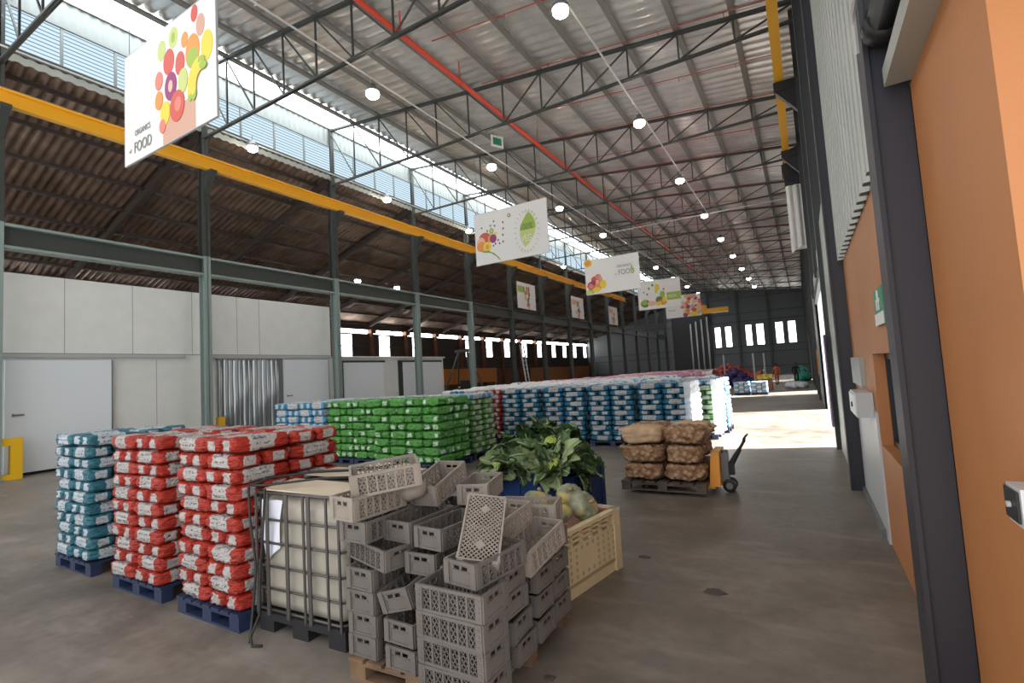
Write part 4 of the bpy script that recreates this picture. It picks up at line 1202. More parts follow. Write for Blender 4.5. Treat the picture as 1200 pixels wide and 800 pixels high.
# ------------------------------------------------------------------ cream bin with pumpkins
def make_bin(name, label, loc, rz, w, d, h, mt, slots=True, mdark=None):
    t = thing(name, label, 'bin', loc, rz)
    m = MB(); z0 = .10
    th = .035
    for sx in (-1, 1): m.b2((sx * w / 2, -d / 2, z0), (sx * (w / 2 - th), d / 2, h - (.16 if slots else 0)))
    for sy in (-1, 1): m.b2((-w / 2 + th, sy * d / 2, z0), (w / 2 - th, sy * (d / 2 - th), h - (.16 if slots else 0)))
    m.b2((-w / 2, -d / 2, z0), (w / 2, d / 2, z0 + .03))
    m.obj('bin_body', mt, t)
    m = MB(); r = .02
    for sx in (-1, 1): m.b2((sx * (w / 2 + r), -d / 2 - r, h - .035), (sx * (w / 2 - th - .01), d / 2 + r, h))
    for sy in (-1, 1): m.b2((-w / 2, sy * (d / 2 + r), h - .035), (w / 2, sy * (d / 2 - th - .01), h))
    m.obj('rim', mt, t)
    if slots:
        m = MB()
        for zz in (h - .07, h - .115):
            for sx in (-1, 1): m.b2((sx * w / 2, -d / 2, zz - .012), (sx * (w / 2 - .02), d / 2, zz + .012))
            for sy in (-1, 1): m.b2((-w / 2, sy * d / 2, zz - .012), (w / 2, sy * (d / 2 - .02), zz + .012))
        n = 7
        for k in range(n + 1):
            y = -d / 2 + d * k / n
            for sx in (-1, 1): m.b2((sx * w / 2, y - .018, h - .17), (sx * (w / 2 - .025), y + .018, h - .03))
            x = -w / 2 + w * k / n
            for sy in (-1, 1): m.b2((x - .018, sy * d / 2, h - .17), (x + .018, sy * (d / 2 - .025), h - .03))
        m.obj('vent_rail', mt, t)
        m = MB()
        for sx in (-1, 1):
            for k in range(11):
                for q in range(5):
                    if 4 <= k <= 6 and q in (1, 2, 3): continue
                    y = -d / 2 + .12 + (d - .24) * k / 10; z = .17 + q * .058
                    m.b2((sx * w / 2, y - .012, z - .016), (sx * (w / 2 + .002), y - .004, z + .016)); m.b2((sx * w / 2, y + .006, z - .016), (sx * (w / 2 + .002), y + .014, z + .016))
        m.obj('vent_slot_shade', mdark, t)  # dark strips on the side paint the shade of uncut slots
    m = MB()
    for sx in (-1, 1):
        for sy in (-1, 1): m.b2((sx * (w / 2 + .015), sy * (d / 2 + .015), 0), (sx * (w / 2 - .10), sy * (d / 2 - .10), h))
    m.obj('corner_post', mt, t)
    m = MB()
    for sx in (-1, 0, 1): m.b2((sx * (w / 2 - .08) - .07, -d / 2 + .05, 0), (sx * (w / 2 - .08) + .07, d / 2 - .05, .10))
    m.obj('skid', mt, t)
    return t
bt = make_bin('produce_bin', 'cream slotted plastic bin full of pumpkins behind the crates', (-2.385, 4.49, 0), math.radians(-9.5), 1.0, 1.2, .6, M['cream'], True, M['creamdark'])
m = MB(); m.b2((-.46, .50, .585), (.46, .585, .604)); m.b2((-.46, .545, .3), (.46, .562, .585)); m.obj('faded_end_wall', M['pink'], bt)
def pumpkin(x, y, z, r, tilt, label):
    n = 40
    prof = [(-.02, -.58), (.35, -.60), (.72, -.46), (.95, -.18), (1.0, .05), (.92, .32), (.70, .52), (.38, .60), (.14, .55), (.02, .50)]
    t = thing('pumpkin', label, 'pumpkin', (x, y, z), 0, 'pumpkins in the cream bin')
    t.rotation_euler = tilt
    m = MB(); vs = []; fs = []
    for pr, pz in prof:
        for k in range(n):
            a = 2 * PI * k / n
            q = 1 - .11 * (1 - abs(math.sin(5 * a))) ** 2 if True else 1
            vs.append((max(pr, .01) * r * q * math.cos(a), max(pr, .01) * r * q * math.sin(a), pz * r))
    for i in range(len(prof) - 1):
        for k in range(n): fs.append((i * n + k, i * n + (k + 1) % n, (i + 1) * n + (k + 1) % n, (i + 1) * n + k))
    m.add(vs, fs); m.obj('flesh', M['pumpkin'], t, True)
    m = MB(); m.tube([(0, 0, .48 * r), (0.01, 0, .66 * r), (.03, .01, .78 * r)], [.022, .016, .02], 7); m.obj('stem', M['stem'], t, True)
for k, (x, y, z, r, tl, lab) in enumerate([
    (-2.26, 4.88, .71, .145, (.5, .3, 0), 'pumpkin with a yellow patch, highest and farthest back in the cream bin'),
    (-2.03, 4.70, .66, .165, (.8, .5, 1), 'large ribbed grey-green pumpkin at the right rim of the cream bin'),
    (-2.155, 4.40, .65, .138, (-.3, .2, 2), 'green pumpkin in the middle, below the large ribbed one'),
    (-2.14, 4.12, .63, .145, (.2, .3, 3), 'yellow-topped pumpkin nearest the crates in the cream bin'),
    (-2.48, 4.60, .70, .165, (.1, -.3, 4), 'dull grey pumpkin at the left, half behind the crates'),
    (-2.44, 4.26, .68, .155, (.3, -.2, 5), 'beige-grey pumpkin behind the tipped crate'),
    (-2.35, 4.62, .40, .14, (0, 0, 1), 'pumpkin buried in the lower layer of the cream bin'),
    (-2.08, 4.45, .36, .14, (0, 0, 3), 'pumpkin in the lower layer along the slotted side')]):
    pumpkin(x, y, z, r, tl, lab)

# ------------------------------------------------------------------ blue bin with cauliflowers
b2_ = make_bin('produce_bin', 'dark blue plastic bin heaped with leafy cauliflowers', (-3.43, 6.65, 0), math.radians(-1), 1.34, 1.10, .64, M['bluebin'], False)
m = MB(); m.b2((.40, -.558, .44), (.47, -.552, .56)); m.obj('paper_label', M['paper'], b2_)
for k in range(4):
    m = MB(); x = -.45 + .3 * k; m.b2((x - .02, -.565, .12), (x + .02, -.55, .6)); m.obj('side_rib', M['bluebin'], b2_)
def leaf_mesh(seed, L, W, curl, mt, droop):
    r = random.Random(seed); off = Vector((seed * 3.1, seed * 1.7, 0))
    m = MB(); nu, nv = 10, 12
    def mid(v):
        a = droop * v
        return Vector((0, L * (math.sin(a) / droop if droop else v), L * ((1 - math.cos(a)) / droop * -1)))
    def fn(u, v):
        wv = W * (math.sin(PI * min(1, v * .92 + .06)) ** .65) * .5
        s = (u - .5) * 2
        p = mid(v)
        n_ = noise.noise(Vector((s * 1.6, v * 4, 0)) + off)
        return (s * wv, p.y + .02 * n_, p.z + curl * (s * s) * wv + .035 * n_ * abs(s) + .018 * math.sin(v * 22 + seed) * abs(s) ** 2)
    m.grid(fn, nu, nv)
    m.grid(lambda u, v: tuple(Vector(fn(u, v)) + Vector((0, 0, -.003))), nu, nv)
    me = m.mesh('leaf_blade_%d' % seed, mt, True)
    m = MB(); m.tube([tuple(mid(v / 8) + Vector((0, 0, .004))) for v in range(9)], [.012 * (1 - v / 9.5) + .002 for v in range(9)], 6)
    return me, m.mesh('midrib_%d' % seed, M['midrib'], True)
LEAVES = [leaf_mesh(s, .30 + .03 * (s % 4), .22 + .025 * (s % 3), .35 + .25 * (s % 3) * (1 if s % 2 else -.6), [M['leaf_d'], M['leaf_m'], M['leaf_l']][s // 6], .5 + .28 * (s % 4)) for s in range(18)]
LD, LMD, LL = LEAVES[:6], LEAVES[6:12], LEAVES[12:]
HEAD = None
def cauli(x, y, z, sc, mix, n, label, seed, tilt=(0, 0)):
    global HEAD
    r = random.Random(seed)
    t = thing('cauliflower', label, 'cauliflower', (x, y, z), 0, 'cauliflowers heaped in the blue bin'); sc *= 1.12
    t.rotation_euler = (tilt[0], tilt[1], r.random() * 6); t.scale = (sc, sc, sc)
    if HEAD is None:
        m = MB()
        for i in range(22):
            a = i * 2.4; rr = .075 * math.sqrt(i / 22); zz = .10 - rr * rr * 7
            c = Vector((rr * math.cos(a), rr * math.sin(a), zz))
            m.lathe([(.005, -.03), (.024, -.016), (.028, 0), (.02, .018), (.004, .026)], 8, c)
        HEAD = m.mesh('head', M['curd'], True)
    link('head', HEAD, t)
    for k in range(n):
        me, mr = r.choice(mix)
        az = 2 * PI * k / n + (r.random() - .5) * .5
        up = (.35 + .75 * r.random()) * (1.1 if k % 2 else .6)
        lf = link('leaf', me, t, (.045 * -math.sin(az), .045 * math.cos(az), -.02), None)
        lf.rotation_euler = (Matrix.Rotation(az, 3, 'Z') @ Matrix.Rotation(up, 3, 'X') @ Matrix.Rotation((r.random() - .5) * .6, 3, 'Y')).to_euler()
        s = .85 + .35 * r.random(); lf.scale = (s, s, s)
        link('midrib', mr, lf)
    return t
for k, (x, y, z, sc, mix, n, lab, tl) in enumerate([
    (-3.42, 6.75, 1.13, 1.05, LD, 11, 'dark leafy cauliflower crowning the heap in the blue bin', (.2, 0)),
    (-3.18, 6.65, 1.05, 1.0, LD + LMD[:1], 11, 'dark cauliflower on the right shoulder of the heap', (.25, .3)),
    (-3.62, 6.55, .98, 1.0, LD, 11, 'dark cauliflower on the left shoulder of the heap', (.35, -.3)),
    (-3.95, 6.24, .70, .98, LMD + LL, 14, 'pale-leaved cauliflower hanging over the left front corner of the blue bin', (.6, -.4)),
    (-3.66, 6.12, .68, .9, LMD, 13, 'mid-green cauliflower at the front left of the blue bin', (.75, -.1)),
    (-3.28, 6.22, .84, 1.0, LMD + LL, 14, 'pale cauliflower with ragged leaves at the centre front of the heap', (.7, .1)),
    (-2.98, 6.12, .74, 1.0, LL + LMD, 14, 'pale drooping cauliflower over the front right of the blue bin', (.85, .2)),
    (-2.90, 6.55, .82, .9, LMD, 10, 'mid-green cauliflower at the right rim of the blue bin', (.4, .7)),
    (-3.80, 6.80, .80, .9, LMD + LD, 10, 'green cauliflower at the back left rim of the blue bin', (0, -.5)),
    (-3.10, 6.95, .80, .9, LD, 9, 'dark cauliflower at the back right of the heap', (-.2, .4)),
    (-3.36, 6.02, .72, .75, LL, 10, 'small cauliflower with a bright yellow-green head at the front', (1.1, .05)),
    (-2.82, 6.32, .70, .9, LMD + LD, 12, 'mid-green cauliflower spilling over the near right corner of the blue bin', (.8, .6)),
    (-3.20, 6.45, 1.0, .95, LMD, 12, 'mid-green cauliflower just below the dark crown of the heap, right of centre', (.6, .2)),
    (-3.82, 6.48, .88, .95, LMD + LD, 12, 'green cauliflower on the upper left slope of the heap', (.5, -.4))]):
    cauli(x, y, z, sc, mix, n, lab, 40 + k, tl)

# ------------------------------------------------------------------ sacks on the pallet jack
def sack(x, y, z, L, Wd, H, label, seed, mt, tie=True, rz=0):
    t = thing('potato_sack', label, 'sack', (x, y, z), rz, 'brown net sacks on the pallet jack')
    off = Vector((seed * 2.3, seed * 5.1, 0))
    n = (26, 14, 10)
    me = bag_mesh('sack_body', seed + 700, mt, .09, n, 4.6, .09)
    for v in me.vertices:
        c = v.co
        p = Vector((c.x * L, c.y * Wd, c.z * H))
        if mt is M['sack']:
            dd = noise.voronoi(p * 11 + off)[0][0]
            p *= 1.0 + .13 * (.42 - dd)
        v.co = p
    link('sack_body', me, t, (0, 0, H / 2))
    if tie:
        m = MB(); s = -1 if seed % 2 else 1
        m.tube([(s * L * .44, 0, H * .5), (s * L * .50, 0, H * .55), (s * L * .53, .02, H * .62), (s * L * .58, .03, H * .8)], [.09, .035, .03, .07], 9); m.obj('tied_neck', mt, t, True)
    return t
for k, (x, y, z, L, Wd, H, mt, tie, lab) in enumerate([
    (-2.42, 8.30, .20, .66, .54, .275, M['sack'], False, 'brown net sack at the bottom left of the pallet jack load'),
    (-1.77, 8.30, .20, .64, .54, .275, M['sack'], False, 'brown net sack at the bottom right of the pallet jack load'),
    (-2.40, 8.28, .475, .72, .55, .30, M['sack'], True, 'brown net sack in the middle row, left'),
    (-1.76, 8.30, .475, .56, .54, .30, M['sack'], False, 'brown net sack in the middle row, right'),
    (-2.40, 8.27, .775, .68, .55, .29, M['sackp'], True, 'plain light brown sack lying on top at left'),
    (-1.73, 8.30, .775, .66, .55, .29, M['sack'], True, 'brown net sack lying on top at right'),
    (-2.43, 8.90, .20, .62, .52, .27, M['sack'], False, 'brown sack at the bottom of the back row, left'),
    (-1.77, 8.90, .20, .62, .52, .27, M['sack'], False, 'brown sack at the bottom of the back row, right'),
    (-2.43, 8.90, .485, .62, .52, .27, M['sack'], False, 'brown sack second up in the back row, left'),
    (-1.77, 8.90, .485, .62, .52, .27, M['sack'], False, 'brown sack second up in the back row, right'),
    (-2.43, 8.90, .765, .62, .50, .30, M['sack'], True, 'brown sack on top of the back row, left'),
    (-1.75, 8.90, .765, .60, .50, .30, M['sackp'], True, 'brown sack on top of the back row, right')]):
    sack(x, y, z + .012, L * .985, Wd, H * .955, lab, k + 1, mt, tie)
make_pallet('wooden_pallet', 'grey wooden pallet under the brown sacks', 1.32, 1.15, .14, M['oldwood'], (-2.1, 8.57, .058), 0)
t = thing('pallet_jack', 'orange hand pallet jack carrying the brown sacks', 'pallet jack', (-1.34, 8.57, 0))
for y in (-.22, .22):
    m = MB(); m.b2((-1.2, y - .08, .10), (.0, y + .08, .155)) if False else m.b2((-1.3, y - .07, .083), (-.02, y + .07, .15)); m.obj('fork', M['jack'], t)
    m = MB(); m.lathe([(.035, -.05), (.035, .05)], 12, (-1.15, y, .036), R=Matrix.Rotation(PI / 2, 3, 'X')); m.obj('load_roller', M['rubber'], t)
m = MB()
m.add([(-.10, -.30, .12), (.06, -.30, .12), (.06, .30, .12), (-.10, .30, .12), (-.06, -.24, .62), (.06, -.24, .62), (.06, .24, .62), (-.06, .24, .62)], [(3, 2, 1, 0), (4, 5, 6, 7), (0, 1, 5, 4), (1, 2, 6, 5), (2, 3, 7, 6), (3, 0, 4, 7)])
m.b2((-.05, -.25, .62), (.07, .25, .65)); m.obj('body', M['jack'], t)
m = MB(); m.b2((.06, -.08, .14), (.16, .08, .60)); m.tube([(.11, 0, .2), (.11, 0, .64)], .05, 10); m.obj('hydraulic_pump', M['metalgrey'], t)
for y in (-.09, .09):
    m = MB(); m.lathe([(.03, -.03), (.09, -.03), (.10, -.02), (.10, .02), (.09, .03), (.03, .03)], 18, (.16, y, .10), R=Matrix.Rotation(PI / 2, 3, 'X')); w_ = m.obj('steering_wheel', M['rubber'], t, True)
    m = MB(); m.lathe([(.05, -.034), (.05, .034)], 12, (.16, y, .10), R=Matrix.Rotation(PI / 2, 3, 'X')); m.obj('hub', M['metalgrey'], w_)
m = MB(); m.tube([(.14, 0, .30), (.22, 0, .46), (.34, 0, .66)], [.05, .045, .03], 8); m.b2((.12, -.06, .26), (.24, .06, .44)); h_ = m.obj('tiller_base', M['rubber'], t)
m = MB(); m.tube([(.30, 0, .60), (.42, 0, .80)], .022, 8); m.tube([(.42, -.12, .84), (.40, -.12, .76), (.40, .12, .76), (.42, .12, .84), (.46, .06, .88), (.46, -.06, .88), (.42, -.12, .84)], .014, 6); m.obj('tiller_handle', M['black'], t)

# ------------------------------------------------------------------ people
def person(loc, rz, label, cloth, skin, hair, pose='stand', cap=None):
    """one continuous skinned body; pose tables give joint positions (metres, facing -Y)"""
    J = dict(pel=(0, 0, .98), chest=(0, 0, 1.28), neck=(0, 0, 1.49), head=(0, -.01, 1.58), top=(0, -.01, 1.74),
             ls=(-.19, 0, 1.42), le=(-.27, .02, 1.14), lw=(-.27, -.08, .90), lh=(-.27, -.11, .83), rs=(.19, 0, 1.42), re=(.27, .02, 1.14), rw=(.27, -.08, .90), rh=(.27, -.11, .83),
             lp=(-.10, 0, .93), lk=(-.11, -.03, .50), la=(-.12, .02, .09), lt=(-.13, -.14, .04), rp=(.10, 0, .93), rk=(.11, -.03, .50), ra=(.12, .02, .09), rt=(.13, -.14, .04))
    if pose == 'walk':
        J.update(lk=(-.10, -.20, .53), la=(-.10, -.22, .10), lt=(-.10, -.38, .06), rk=(.10, .06, .49), ra=(.10, .30, .13), rt=(.10, .20, .04), le=(-.26, .16, 1.18), lw=(-.25, .10, .93), lh=(-.25, .05, .86), re=(.26, -.10, 1.16), rw=(.24, -.30, 1.02), rh=(.24, -.38, 1.0))
    if pose == 'bend':
        J.update(pel=(0, .12, .92), chest=(0, -.10, 1.14), neck=(0, -.28, 1.24), head=(0, -.36, 1.26), top=(0, -.50, 1.30), ls=(-.19, -.22, 1.20), le=(-.24, -.34, .94), lw=(-.20, -.46, .74), lh=(-.19, -.50, .67), rs=(.19, -.22, 1.20), re=(.24, -.34, .94), rw=(.20, -.46, .74), rh=(.19, -.50, .67), lp=(-.10, .12, .88), rp=(.10, .12, .88), lk=(-.11, .02, .48), rk=(.11, .02, .48))
    R = dict(pel=.15, chest=.155, neck=.06, head=.095, top=.075, ls=.07, le=.05, lw=.035, lh=.04, rs=.07, re=.05, rw=.035, rh=.04, lp=.10, lk=.065, la=.045, lt=.035, rp=.10, rk=.065, ra=.045, rt=.035)
    E = [('pel', 'chest'), ('chest', 'neck'), ('neck', 'head'), ('head', 'top')]
    for s in 'lr': E += [('chest', s + 's'), (s + 's', s + 'e'), (s + 'e', s + 'w'), (s + 'w', s + 'h'), ('pel', s + 'p'), (s + 'p', s + 'k'), (s + 'k', s + 'a'), (s + 'a', s + 't')]
    names = list(J); vs = [Vector(J[n]) for n in names]; rad = [R[n] for n in names]
    es = [(names.index(a), names.index(b)) for a, b in E]
    for s in 'lr':                                  # five bent fingers on each hand
        h = names.index(s + 'h'); w = vs[names.index(s + 'w')]; d = (vs[h] - w).normalized()
        sd = Vector((0, 1, 0)); sd = (sd - d * sd.dot(d)).normalized()
        for q, (off, ln) in enumerate(((-.034, .075), (-.012, .085), (.012, .08), (.033, .062))):
            a = vs[h] + d * .05 + sd * off; b = a + d * ln * .5; c = b + d * ln * .45 + Vector((.02 if s == 'l' else -.02, 0, 0))
            i0 = len(vs); vs += [a, b, c]; rad += [.010, .0095, .008]; es += [(h, i0), (i0, i0 + 1), (i0 + 1, i0 + 2)]
        a = vs[h] - sd * .045 + d * .01; b = a - sd * .02 + d * .04
        i0 = len(vs); vs += [a, b]; rad += [.012, .010]; es += [(h, i0), (i0, i0 + 1)]
    me = bpy.data.meshes.new('person_body'); me.from_pydata([tuple(v) for v in vs], es, [])
    for mt in (cloth, skin): me.materials.append(mt)
    t = thing('person', label, 'person', loc, rz)
    o = link('body', me, t)
    mod = o.modifiers.new('s', 'SKIN'); mod.use_smooth_shade = True
    for i, sv in enumerate(me.skin_vertices[0].data): sv.radius = (rad[i], rad[i]); sv.use_root = (i == 0)
    o.modifiers.new('u', 'SUBSURF').levels = 1; o.modifiers['u'].render_levels = 1
    # bake, then give face and hands the skin colour
    bpy.context.view_layer.update()
    bk = bpy.data.meshes.new_from_object(o.evaluated_get(bpy.context.evaluated_depsgraph_get()))
    o.modifiers.clear(); o.data = bk
    bk.materials.clear(); bk.materials.append(cloth); bk.materials.append(skin)
    hd, nk = Vector(J['head']), Vector(J['neck'])
    for p in bk.polygons:
        c = p.center
        if (c - hd).length < .22 and (c - nk).dot((hd - nk).normalized()) > .03: p.material_index = 1
        for s in 'lr':
            if (c - Vector(J[s + 'h'])).length < .11: p.material_index = 1
        p.use_smooth = True
    up = (Vector(J['top']) - hd).normalized(); fw = Vector((0, -1, 0)); fw = (fw - up * fw.dot(up)).normalized() if abs(up.y) < .9 else Vector((0, 0, -1))
    ce = hd + up * .09
    m = MB()
    def cap_(u, v):
        a = 2 * PI * u; b = PI * .5 * v
        sd = up.cross(fw)
        return tuple(ce + (sd * math.cos(a) * .098 + fw * -math.sin(a) * .112) * math.cos(b * .98) + up * (math.sin(b) * .11 + .012))
    m.grid(cap_, 16, 6)
    if cap:
        sd = up.cross(fw); m.quad(*[tuple(ce + fw * f + sd * s + up * .015) for f, s in ((.08, -.07), (.18, -.05), (.18, .05), (.08, .07))])
    m.obj('cap' if cap else 'hair', cap or hair, t, True)
    m = MB(); sd = up.cross(fw)
    for s in (-1, 1):
        c = hd + up * .06 + sd * s * .036 + fw * .088; m.lathe([(.003, -.008), (.012, -.004), (.012, .004), (.003, .008)], 8, c)
    m.obj('eyes', M['black'], t)
    m = MB(); a = hd + up * .05 + fw * .085; b = hd + up * .015 + fw * .118; m.tube([a, b, hd + up * .008 + fw * .09], [.010, .016, .012], 6)
    for s in (-1, 1): m.lathe([(.01, -.03), (.022, -.01), (.022, .015), (.01, .03)], 8, hd + up * .04 + sd * s * .098)
    m.obj('nose_and_ears', skin, t, True)
    m = MB(); m.tube([hd - up * .03 + fw * .088 - sd * .024, hd - up * .033 + fw * .096, hd - up * .03 + fw * .088 + sd * .024], .006, 6); m.obj('mouth', M['pink'], t, True)
    for s in 'lr':
        a, b = Vector(J[s + 'a']), Vector(J[s + 't'])
        m = MB(); dd = (b - a); m.tube([a - dd * .25 + Vector((0, 0, -.03)), a + Vector((0, 0, -.03)), b + Vector((0, 0, .004)), b + dd * .35], [.045, .055, .045, .03], 8); m.obj('boot', M['rubber'], t, True)
    return t
skin = mat('brown_skin', (.14, .065, .04), .5); hair = mat('black_hair', (.015, .012, .01), .7)
ocl = mat('orange_overall_cloth', (.72, .17, .05), .75); dcl = mat('dark_work_cloth', (.03, .028, .035), .8); wcap = mat('white_cap_cloth', (.75, .75, .75), .7)
person((-2.15, 47.0, 0), PI + .2, 'person in orange overalls walking away down the aisle', ocl, skin, hair, 'walk')
person((-.75, 47.5, 0), .3, 'person in dark clothes standing beside the one in orange overalls', dcl, skin, hair, 'stand')
person((-3.3, 43.5, 0), 1.2, 'person in orange with a white cap bending over a crate', ocl, skin, hair, 'bend', wcap)

# ------------------------------------------------------------------ far things
def lump_pile(name, label, cat, loc, rx, ry, h, mt, n, s, seed):
    """a low heap: every item of it is a lump of its own shape inside one uncountable mound"""
    r = random.Random(seed); m = MB()
    for i in range(n):
        a = r.random() * 2 * PI; q = math.sqrt(r.random())
        x, y = rx * q * math.cos(a), ry * q * math.sin(a); z = s * .5 + (h - s) * (1 - q) * r.random() ** .6
        m.lathe([(s * .1, -s * .5), (s * .45, -s * .35), (s * .55, 0), (s * .4, s * .36), (s * .1, s * .5)], 8, (x, y, z))
    o = m.obj(name, mt, None, True, loc); tag(o, label, cat, None, 'stuff')
farred = mat('far_red_net', (.42, .06, .05), .6); farpur = mat('far_purple_net', (.06, .04, .16), .6); fteal = mat('far_teal_cloth', (.03, .30, .24), .6); fwhite = mat('far_white_bag', (.75, .76, .8), .6); fyel = mat('far_yellow_fruit', (.62, .50, .08), .6); fblue = mat('far_light_blue_bag', (.22, .48, .68), .5)
lump_pile('produce_heap', 'distant dark purple heap of bags beyond the pale field', 'bags', (-5.5, 47.5, 0), 1.6, 2.6, 1.9, farpur, 170, .5, 1)
lump_pile('produce_heap', 'distant red heap of bags beyond the purple one', 'bags', (-8.0, 64, 0), 3.6, 4, 2.3, farred, 260, .5, 2)
lump_pile('produce_heap', 'distant white bags on the floor beside the people', 'bags', (-.7, 41, 0), .6, 1.5, .45, fwhite, 30, .4, 3)
lump_pile('produce_heap', 'distant teal and white bundles near the right wall', 'bags', (-.35, 54, 0), .5, 2.0, 1.9, fteal, 60, .5, 4)
t = thing('fruit_crate', 'brown crate heaped with yellow fruit behind the low blue stacks', 'crate', (-2.52, 38.6, 0))
m = MB(); m.b2((-.45, -.5, 0), (.45, .5, .08)); m.b2((-.45, -.5, .08), (.45, -.46, .8)); m.b2((-.45, .46, .08), (.45, .5, .8)); m.b2((-.45, -.46, .08), (-.41, .46, .8)); m.b2((.41, -.46, .08), (.45, .46, .8)); m.obj('box', M['brick'], t)
m = MB(); r_ = random.Random(4)
for q in range(60): m.lathe([(.02, -.1), (.1, -.05), (.1, .05), (.02, .1)], 8, ((r_.random() - .5) * .8, (r_.random() - .5) * .85, .78 + .25 * r_.random()))
m.obj('yellow_fruit', fyel, t, True)
for q, (x, y) in enumerate([(-3.55, 34.3), (-2.55, 34.1)]):
    t = thing('bag_stack', ['low light blue bag stack at the field corner, left one', 'low light blue bag stack at the field corner, right one'][q], 'bags', (x, y, 0))
    m = MB(); m.b2((-.45, -.5, 0), (.45, .5, .13)); m.obj('pallet', M['palletblue'], t)
    m = MB(); r_ = random.Random(q)
    for l in range(5):
        for i in range(3):
            for j in range(2): m.box((-.3 + .3 * i, -.25 + .5 * j, .2 + .135 * l), (.28, .48, .125), Euler((0, 0, (r_.random() - .5) * .1)).to_matrix(), (i + l) % 2)
    b_ = m.obj('bag_layers', [fblue, fwhite], t); bv = b_.modifiers.new('b', 'BEVEL'); bv.width = .04; bv.segments = 2
for q, (x, y, h) in enumerate([(-3.75, 46.2, 2.72), (-2.95, 46.2, 2.68), (-7.2, 55.0, 2.9)]):
    m = MB(); m.b2((-.06, -.06, 0), (.06, .06, h)); m.b2((-.2, -.2, 0), (.2, .2, .04))
    tag(m.obj('marker_post', M['lightgrey'], None, False, (x, y, 0)), ['pale marker post left of the walking person in orange', 'pale marker post nearest the walking person in orange', 'pale marker post farther left over the bag field'][q], 'post')
# ladder, tripod frame, orange boards, machine under the side roof
t = thing('ladder', 'aluminium ladder leaning on a dark column above the blue bags', 'ladder', (-17.9, 33.0, 0))
for s in (-.25, .25):
    m = MB(); m.beam((0, s, 0), (-.55, s, 4.3), .05, .09); m.obj('stile', M['lightgrey'], t)
for k in range(13):
    m = MB(); z = .3 + .31 * k; m.tube([(-.55 * z / 4.3, -.25, z), (-.55 * z / 4.3, .25, z)], .022, 6); m.obj('rung', M['lightgrey'], t)
t = thing('hoist_frame', 'dark A-shaped lifting frame standing under the side roof', 'frame', (-21.5, 29.6, 0))
for x, y in ((-1.5, -.6), (-1.5, .6), (1.5, -.6), (1.5, .6)):
    m = MB(); m.beam((x * .25, 0, 4.0), (x, y * 1.8, 0), .12, .12); m.obj('leg', M['truss'], t)
m = MB(); m.beam((-.7, 0, 4.05), (.7, 0, 4.05), .16, .2); m.obj('top_bar', M['truss'], t)
t = thing('work_machine', 'dark machine with pale lamps standing below the A-shaped frame', 'machine', (-21.3, 29.6, 0))
m = MB(); m.b2((-.9, -.5, .35), (.9, .5, 1.3)); m.b2((-.3, -.4, 1.3), (.5, .4, 1.9)); m.obj('body', M['black'], t)
for x in (-.6, .6):
    for s in (-.55, .55):
        m = MB(); m.lathe([(.1, -.09), (.33, -.09), (.36, 0), (.33, .09), (.1, .09)], 16, (x, s, .36), R=Matrix.Rotation(PI / 2, 3, 'X')); m.obj('wheel', M['rubber'], t, True)
m = MB(); m.lathe([(.05, 0), (.12, .02), (.12, .1), (.05, .12)], 10, (.7, -.2, 1.35)); m.lathe([(.05, 0), (.12, .02), (.12, .1), (.05, .12)], 10, (-.7, .1, 1.35)); m.obj('lamp_cover', M['sign'], t, True)
def board(y0, y1, z0, z1, mt, label):
    m = MB(); m.b2((XO + 1.0, y0, z0), (XO + 1.06, y1, z1)); m.b2((XO + .95, y0 + .2, 0), (XO + 1.0, y0 + .3, z1)); m.b2((XO + .95, y1 - .3, 0), (XO + 1.0, y1 - .2, z1))
    tag(m.obj('orange_board', mt), label, 'board')
board(40.3, 52.2, 1.45, 3.15, M['orange2'], 'bright orange boards along the outer wall beyond the low cold rooms')
board(61, 83, .6, 3.0, M['orange'], 'dull orange boards far along the outer wall above the bag field')
# overhead crane girder at the far end
m = MB(); m.b2((-13.0, 74.5, 9.2), (-8.6, 75.1, 9.9)); m.b2((-12.6, 74.3, 9.9), (-11.4, 75.3, 10.4))
tag(m.obj('hanging_crane_girder', M['yellow']), 'faded yellow crane girder high at the far left end of the hall', 'crane')
# far left dark partition with pale pipes
m = MB(); m.b2((-18.6, 84.6, 0), (-12.6, 84.95, 11.5)); struct(m.obj('wall_far_partition', M['black']))
for k in range(4):
    m = MB(); m.tube([(-13.0 - .85 * k, 84.2, 0), (-13.0 - .85 * k, 84.2, 9.6 - k * .3)], .13, 8)
    tag(m.obj('stand_pipe', M['lightgrey'], None, True), 'pale vertical pipe against the dark far partition, %s from its right edge' % ordn(k), 'pipe')
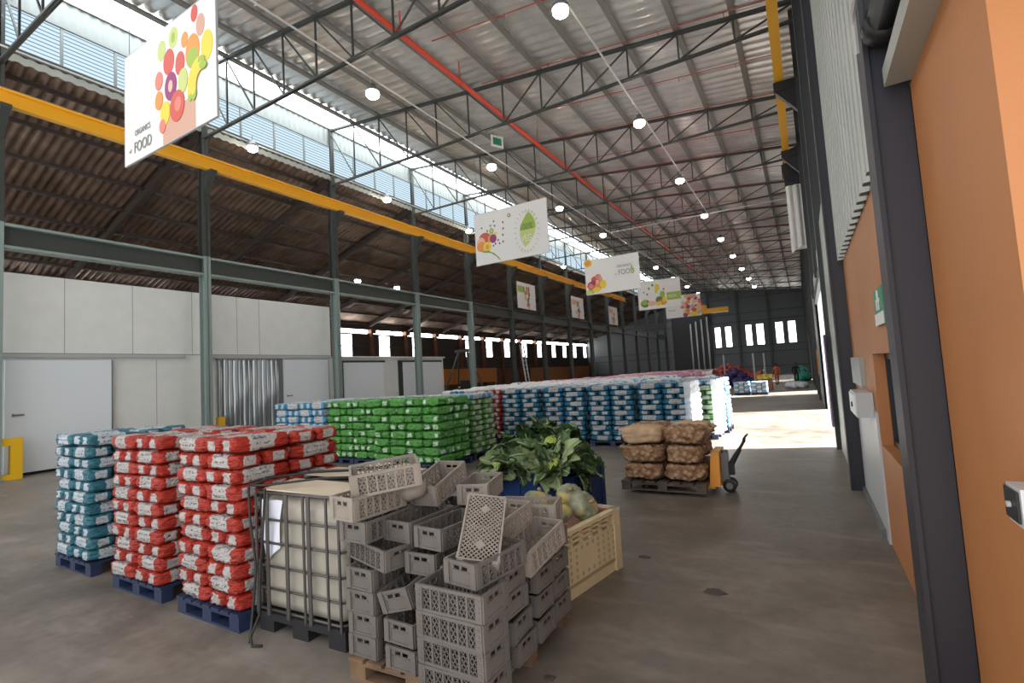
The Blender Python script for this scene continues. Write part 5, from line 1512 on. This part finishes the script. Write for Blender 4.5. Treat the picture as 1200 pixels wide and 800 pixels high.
# doorway leaf, purple sheet and orange notice on the right wall
m = MB()
m.grid(lambda u, v: (XR - .22 - .02 * math.sin(u * 20), 12.75 + .42 * u, .5 + 2.0 * v), 16, 4)
tag(m.obj('hanging_purple_sheet', mat('purple_sheet', (.12, .07, .15), .6), None, True), 'dusky purple sheet hanging beside the bright doorway', 'sheet')
m = MB(); m.b2((XR - .14, 27.5, 1.2), (XR - .105, 31, 2.4)); tag(m.obj('wall_mount_notice', M['orange2']), 'orange notice panel on the right wall past the bright doorway', 'notice')
# floor debris
r_ = random.Random(8)
for k, (x, y, s, lab) in enumerate([(-1.62, 3.02, .045, 'small dark scrap on the floor right of the wooden pallet'), (-.86, 4.75, .09, 'flattened dark scrap on the open floor right of the cream bin'), (-1.65, 5.35, .06, 'dark scrap at the far foot of the cream bin')]):
    m = MB(); m.lathe([(s, 0), (s * .8, s * .16), (s * .4, s * .12), (s * .1, s * .22)], 11)
    o = m.obj('floor_scrap', M['dirt'], None, True, (x, y, 0))
    for v in o.data.vertices: v.co.z *= 1 + noise.noise(v.co * 40); v.co.x *= 1 + .9 * noise.noise(v.co * 30 + Vector((k, 0, 0))); v.co.y *= .7
    tag(o, lab, 'scrap')

# ------------------------------------------------------------------ light
w = bpy.data.worlds.new('world'); SC.world = w; w.use_nodes = True
w.node_tree.nodes['Background'].inputs[0].default_value = (.95, .97, 1.0, 1)
w.node_tree.nodes['Background'].inputs[1].default_value = 1.0
s = bpy.data.lights.new('sun', 'SUN'); s.energy = 17; s.angle = math.radians(.6); s.color = (1, .97, .93)
so = bpy.data.objects.new('sun', s); COL.objects.link(so)
so.rotation_euler = Vector((-1, -.30, -.92)).to_track_quat('-Z', 'Y').to_euler()

SC.view_settings.view_transform = 'Standard'; SC.view_settings.look = 'None'
SC.view_settings.exposure = 1.0; SC.view_settings.gamma = 1.0; SC.view_settings.use_curve_mapping = False
SC.cycles.use_denoising = True
SC.cycles.max_bounces = 8; SC.cycles.diffuse_bounces = 4; SC.cycles.glossy_bounces = 3; SC.cycles.transparent_max_bounces = 12
SC.cycles.sample_clamp_indirect = 6
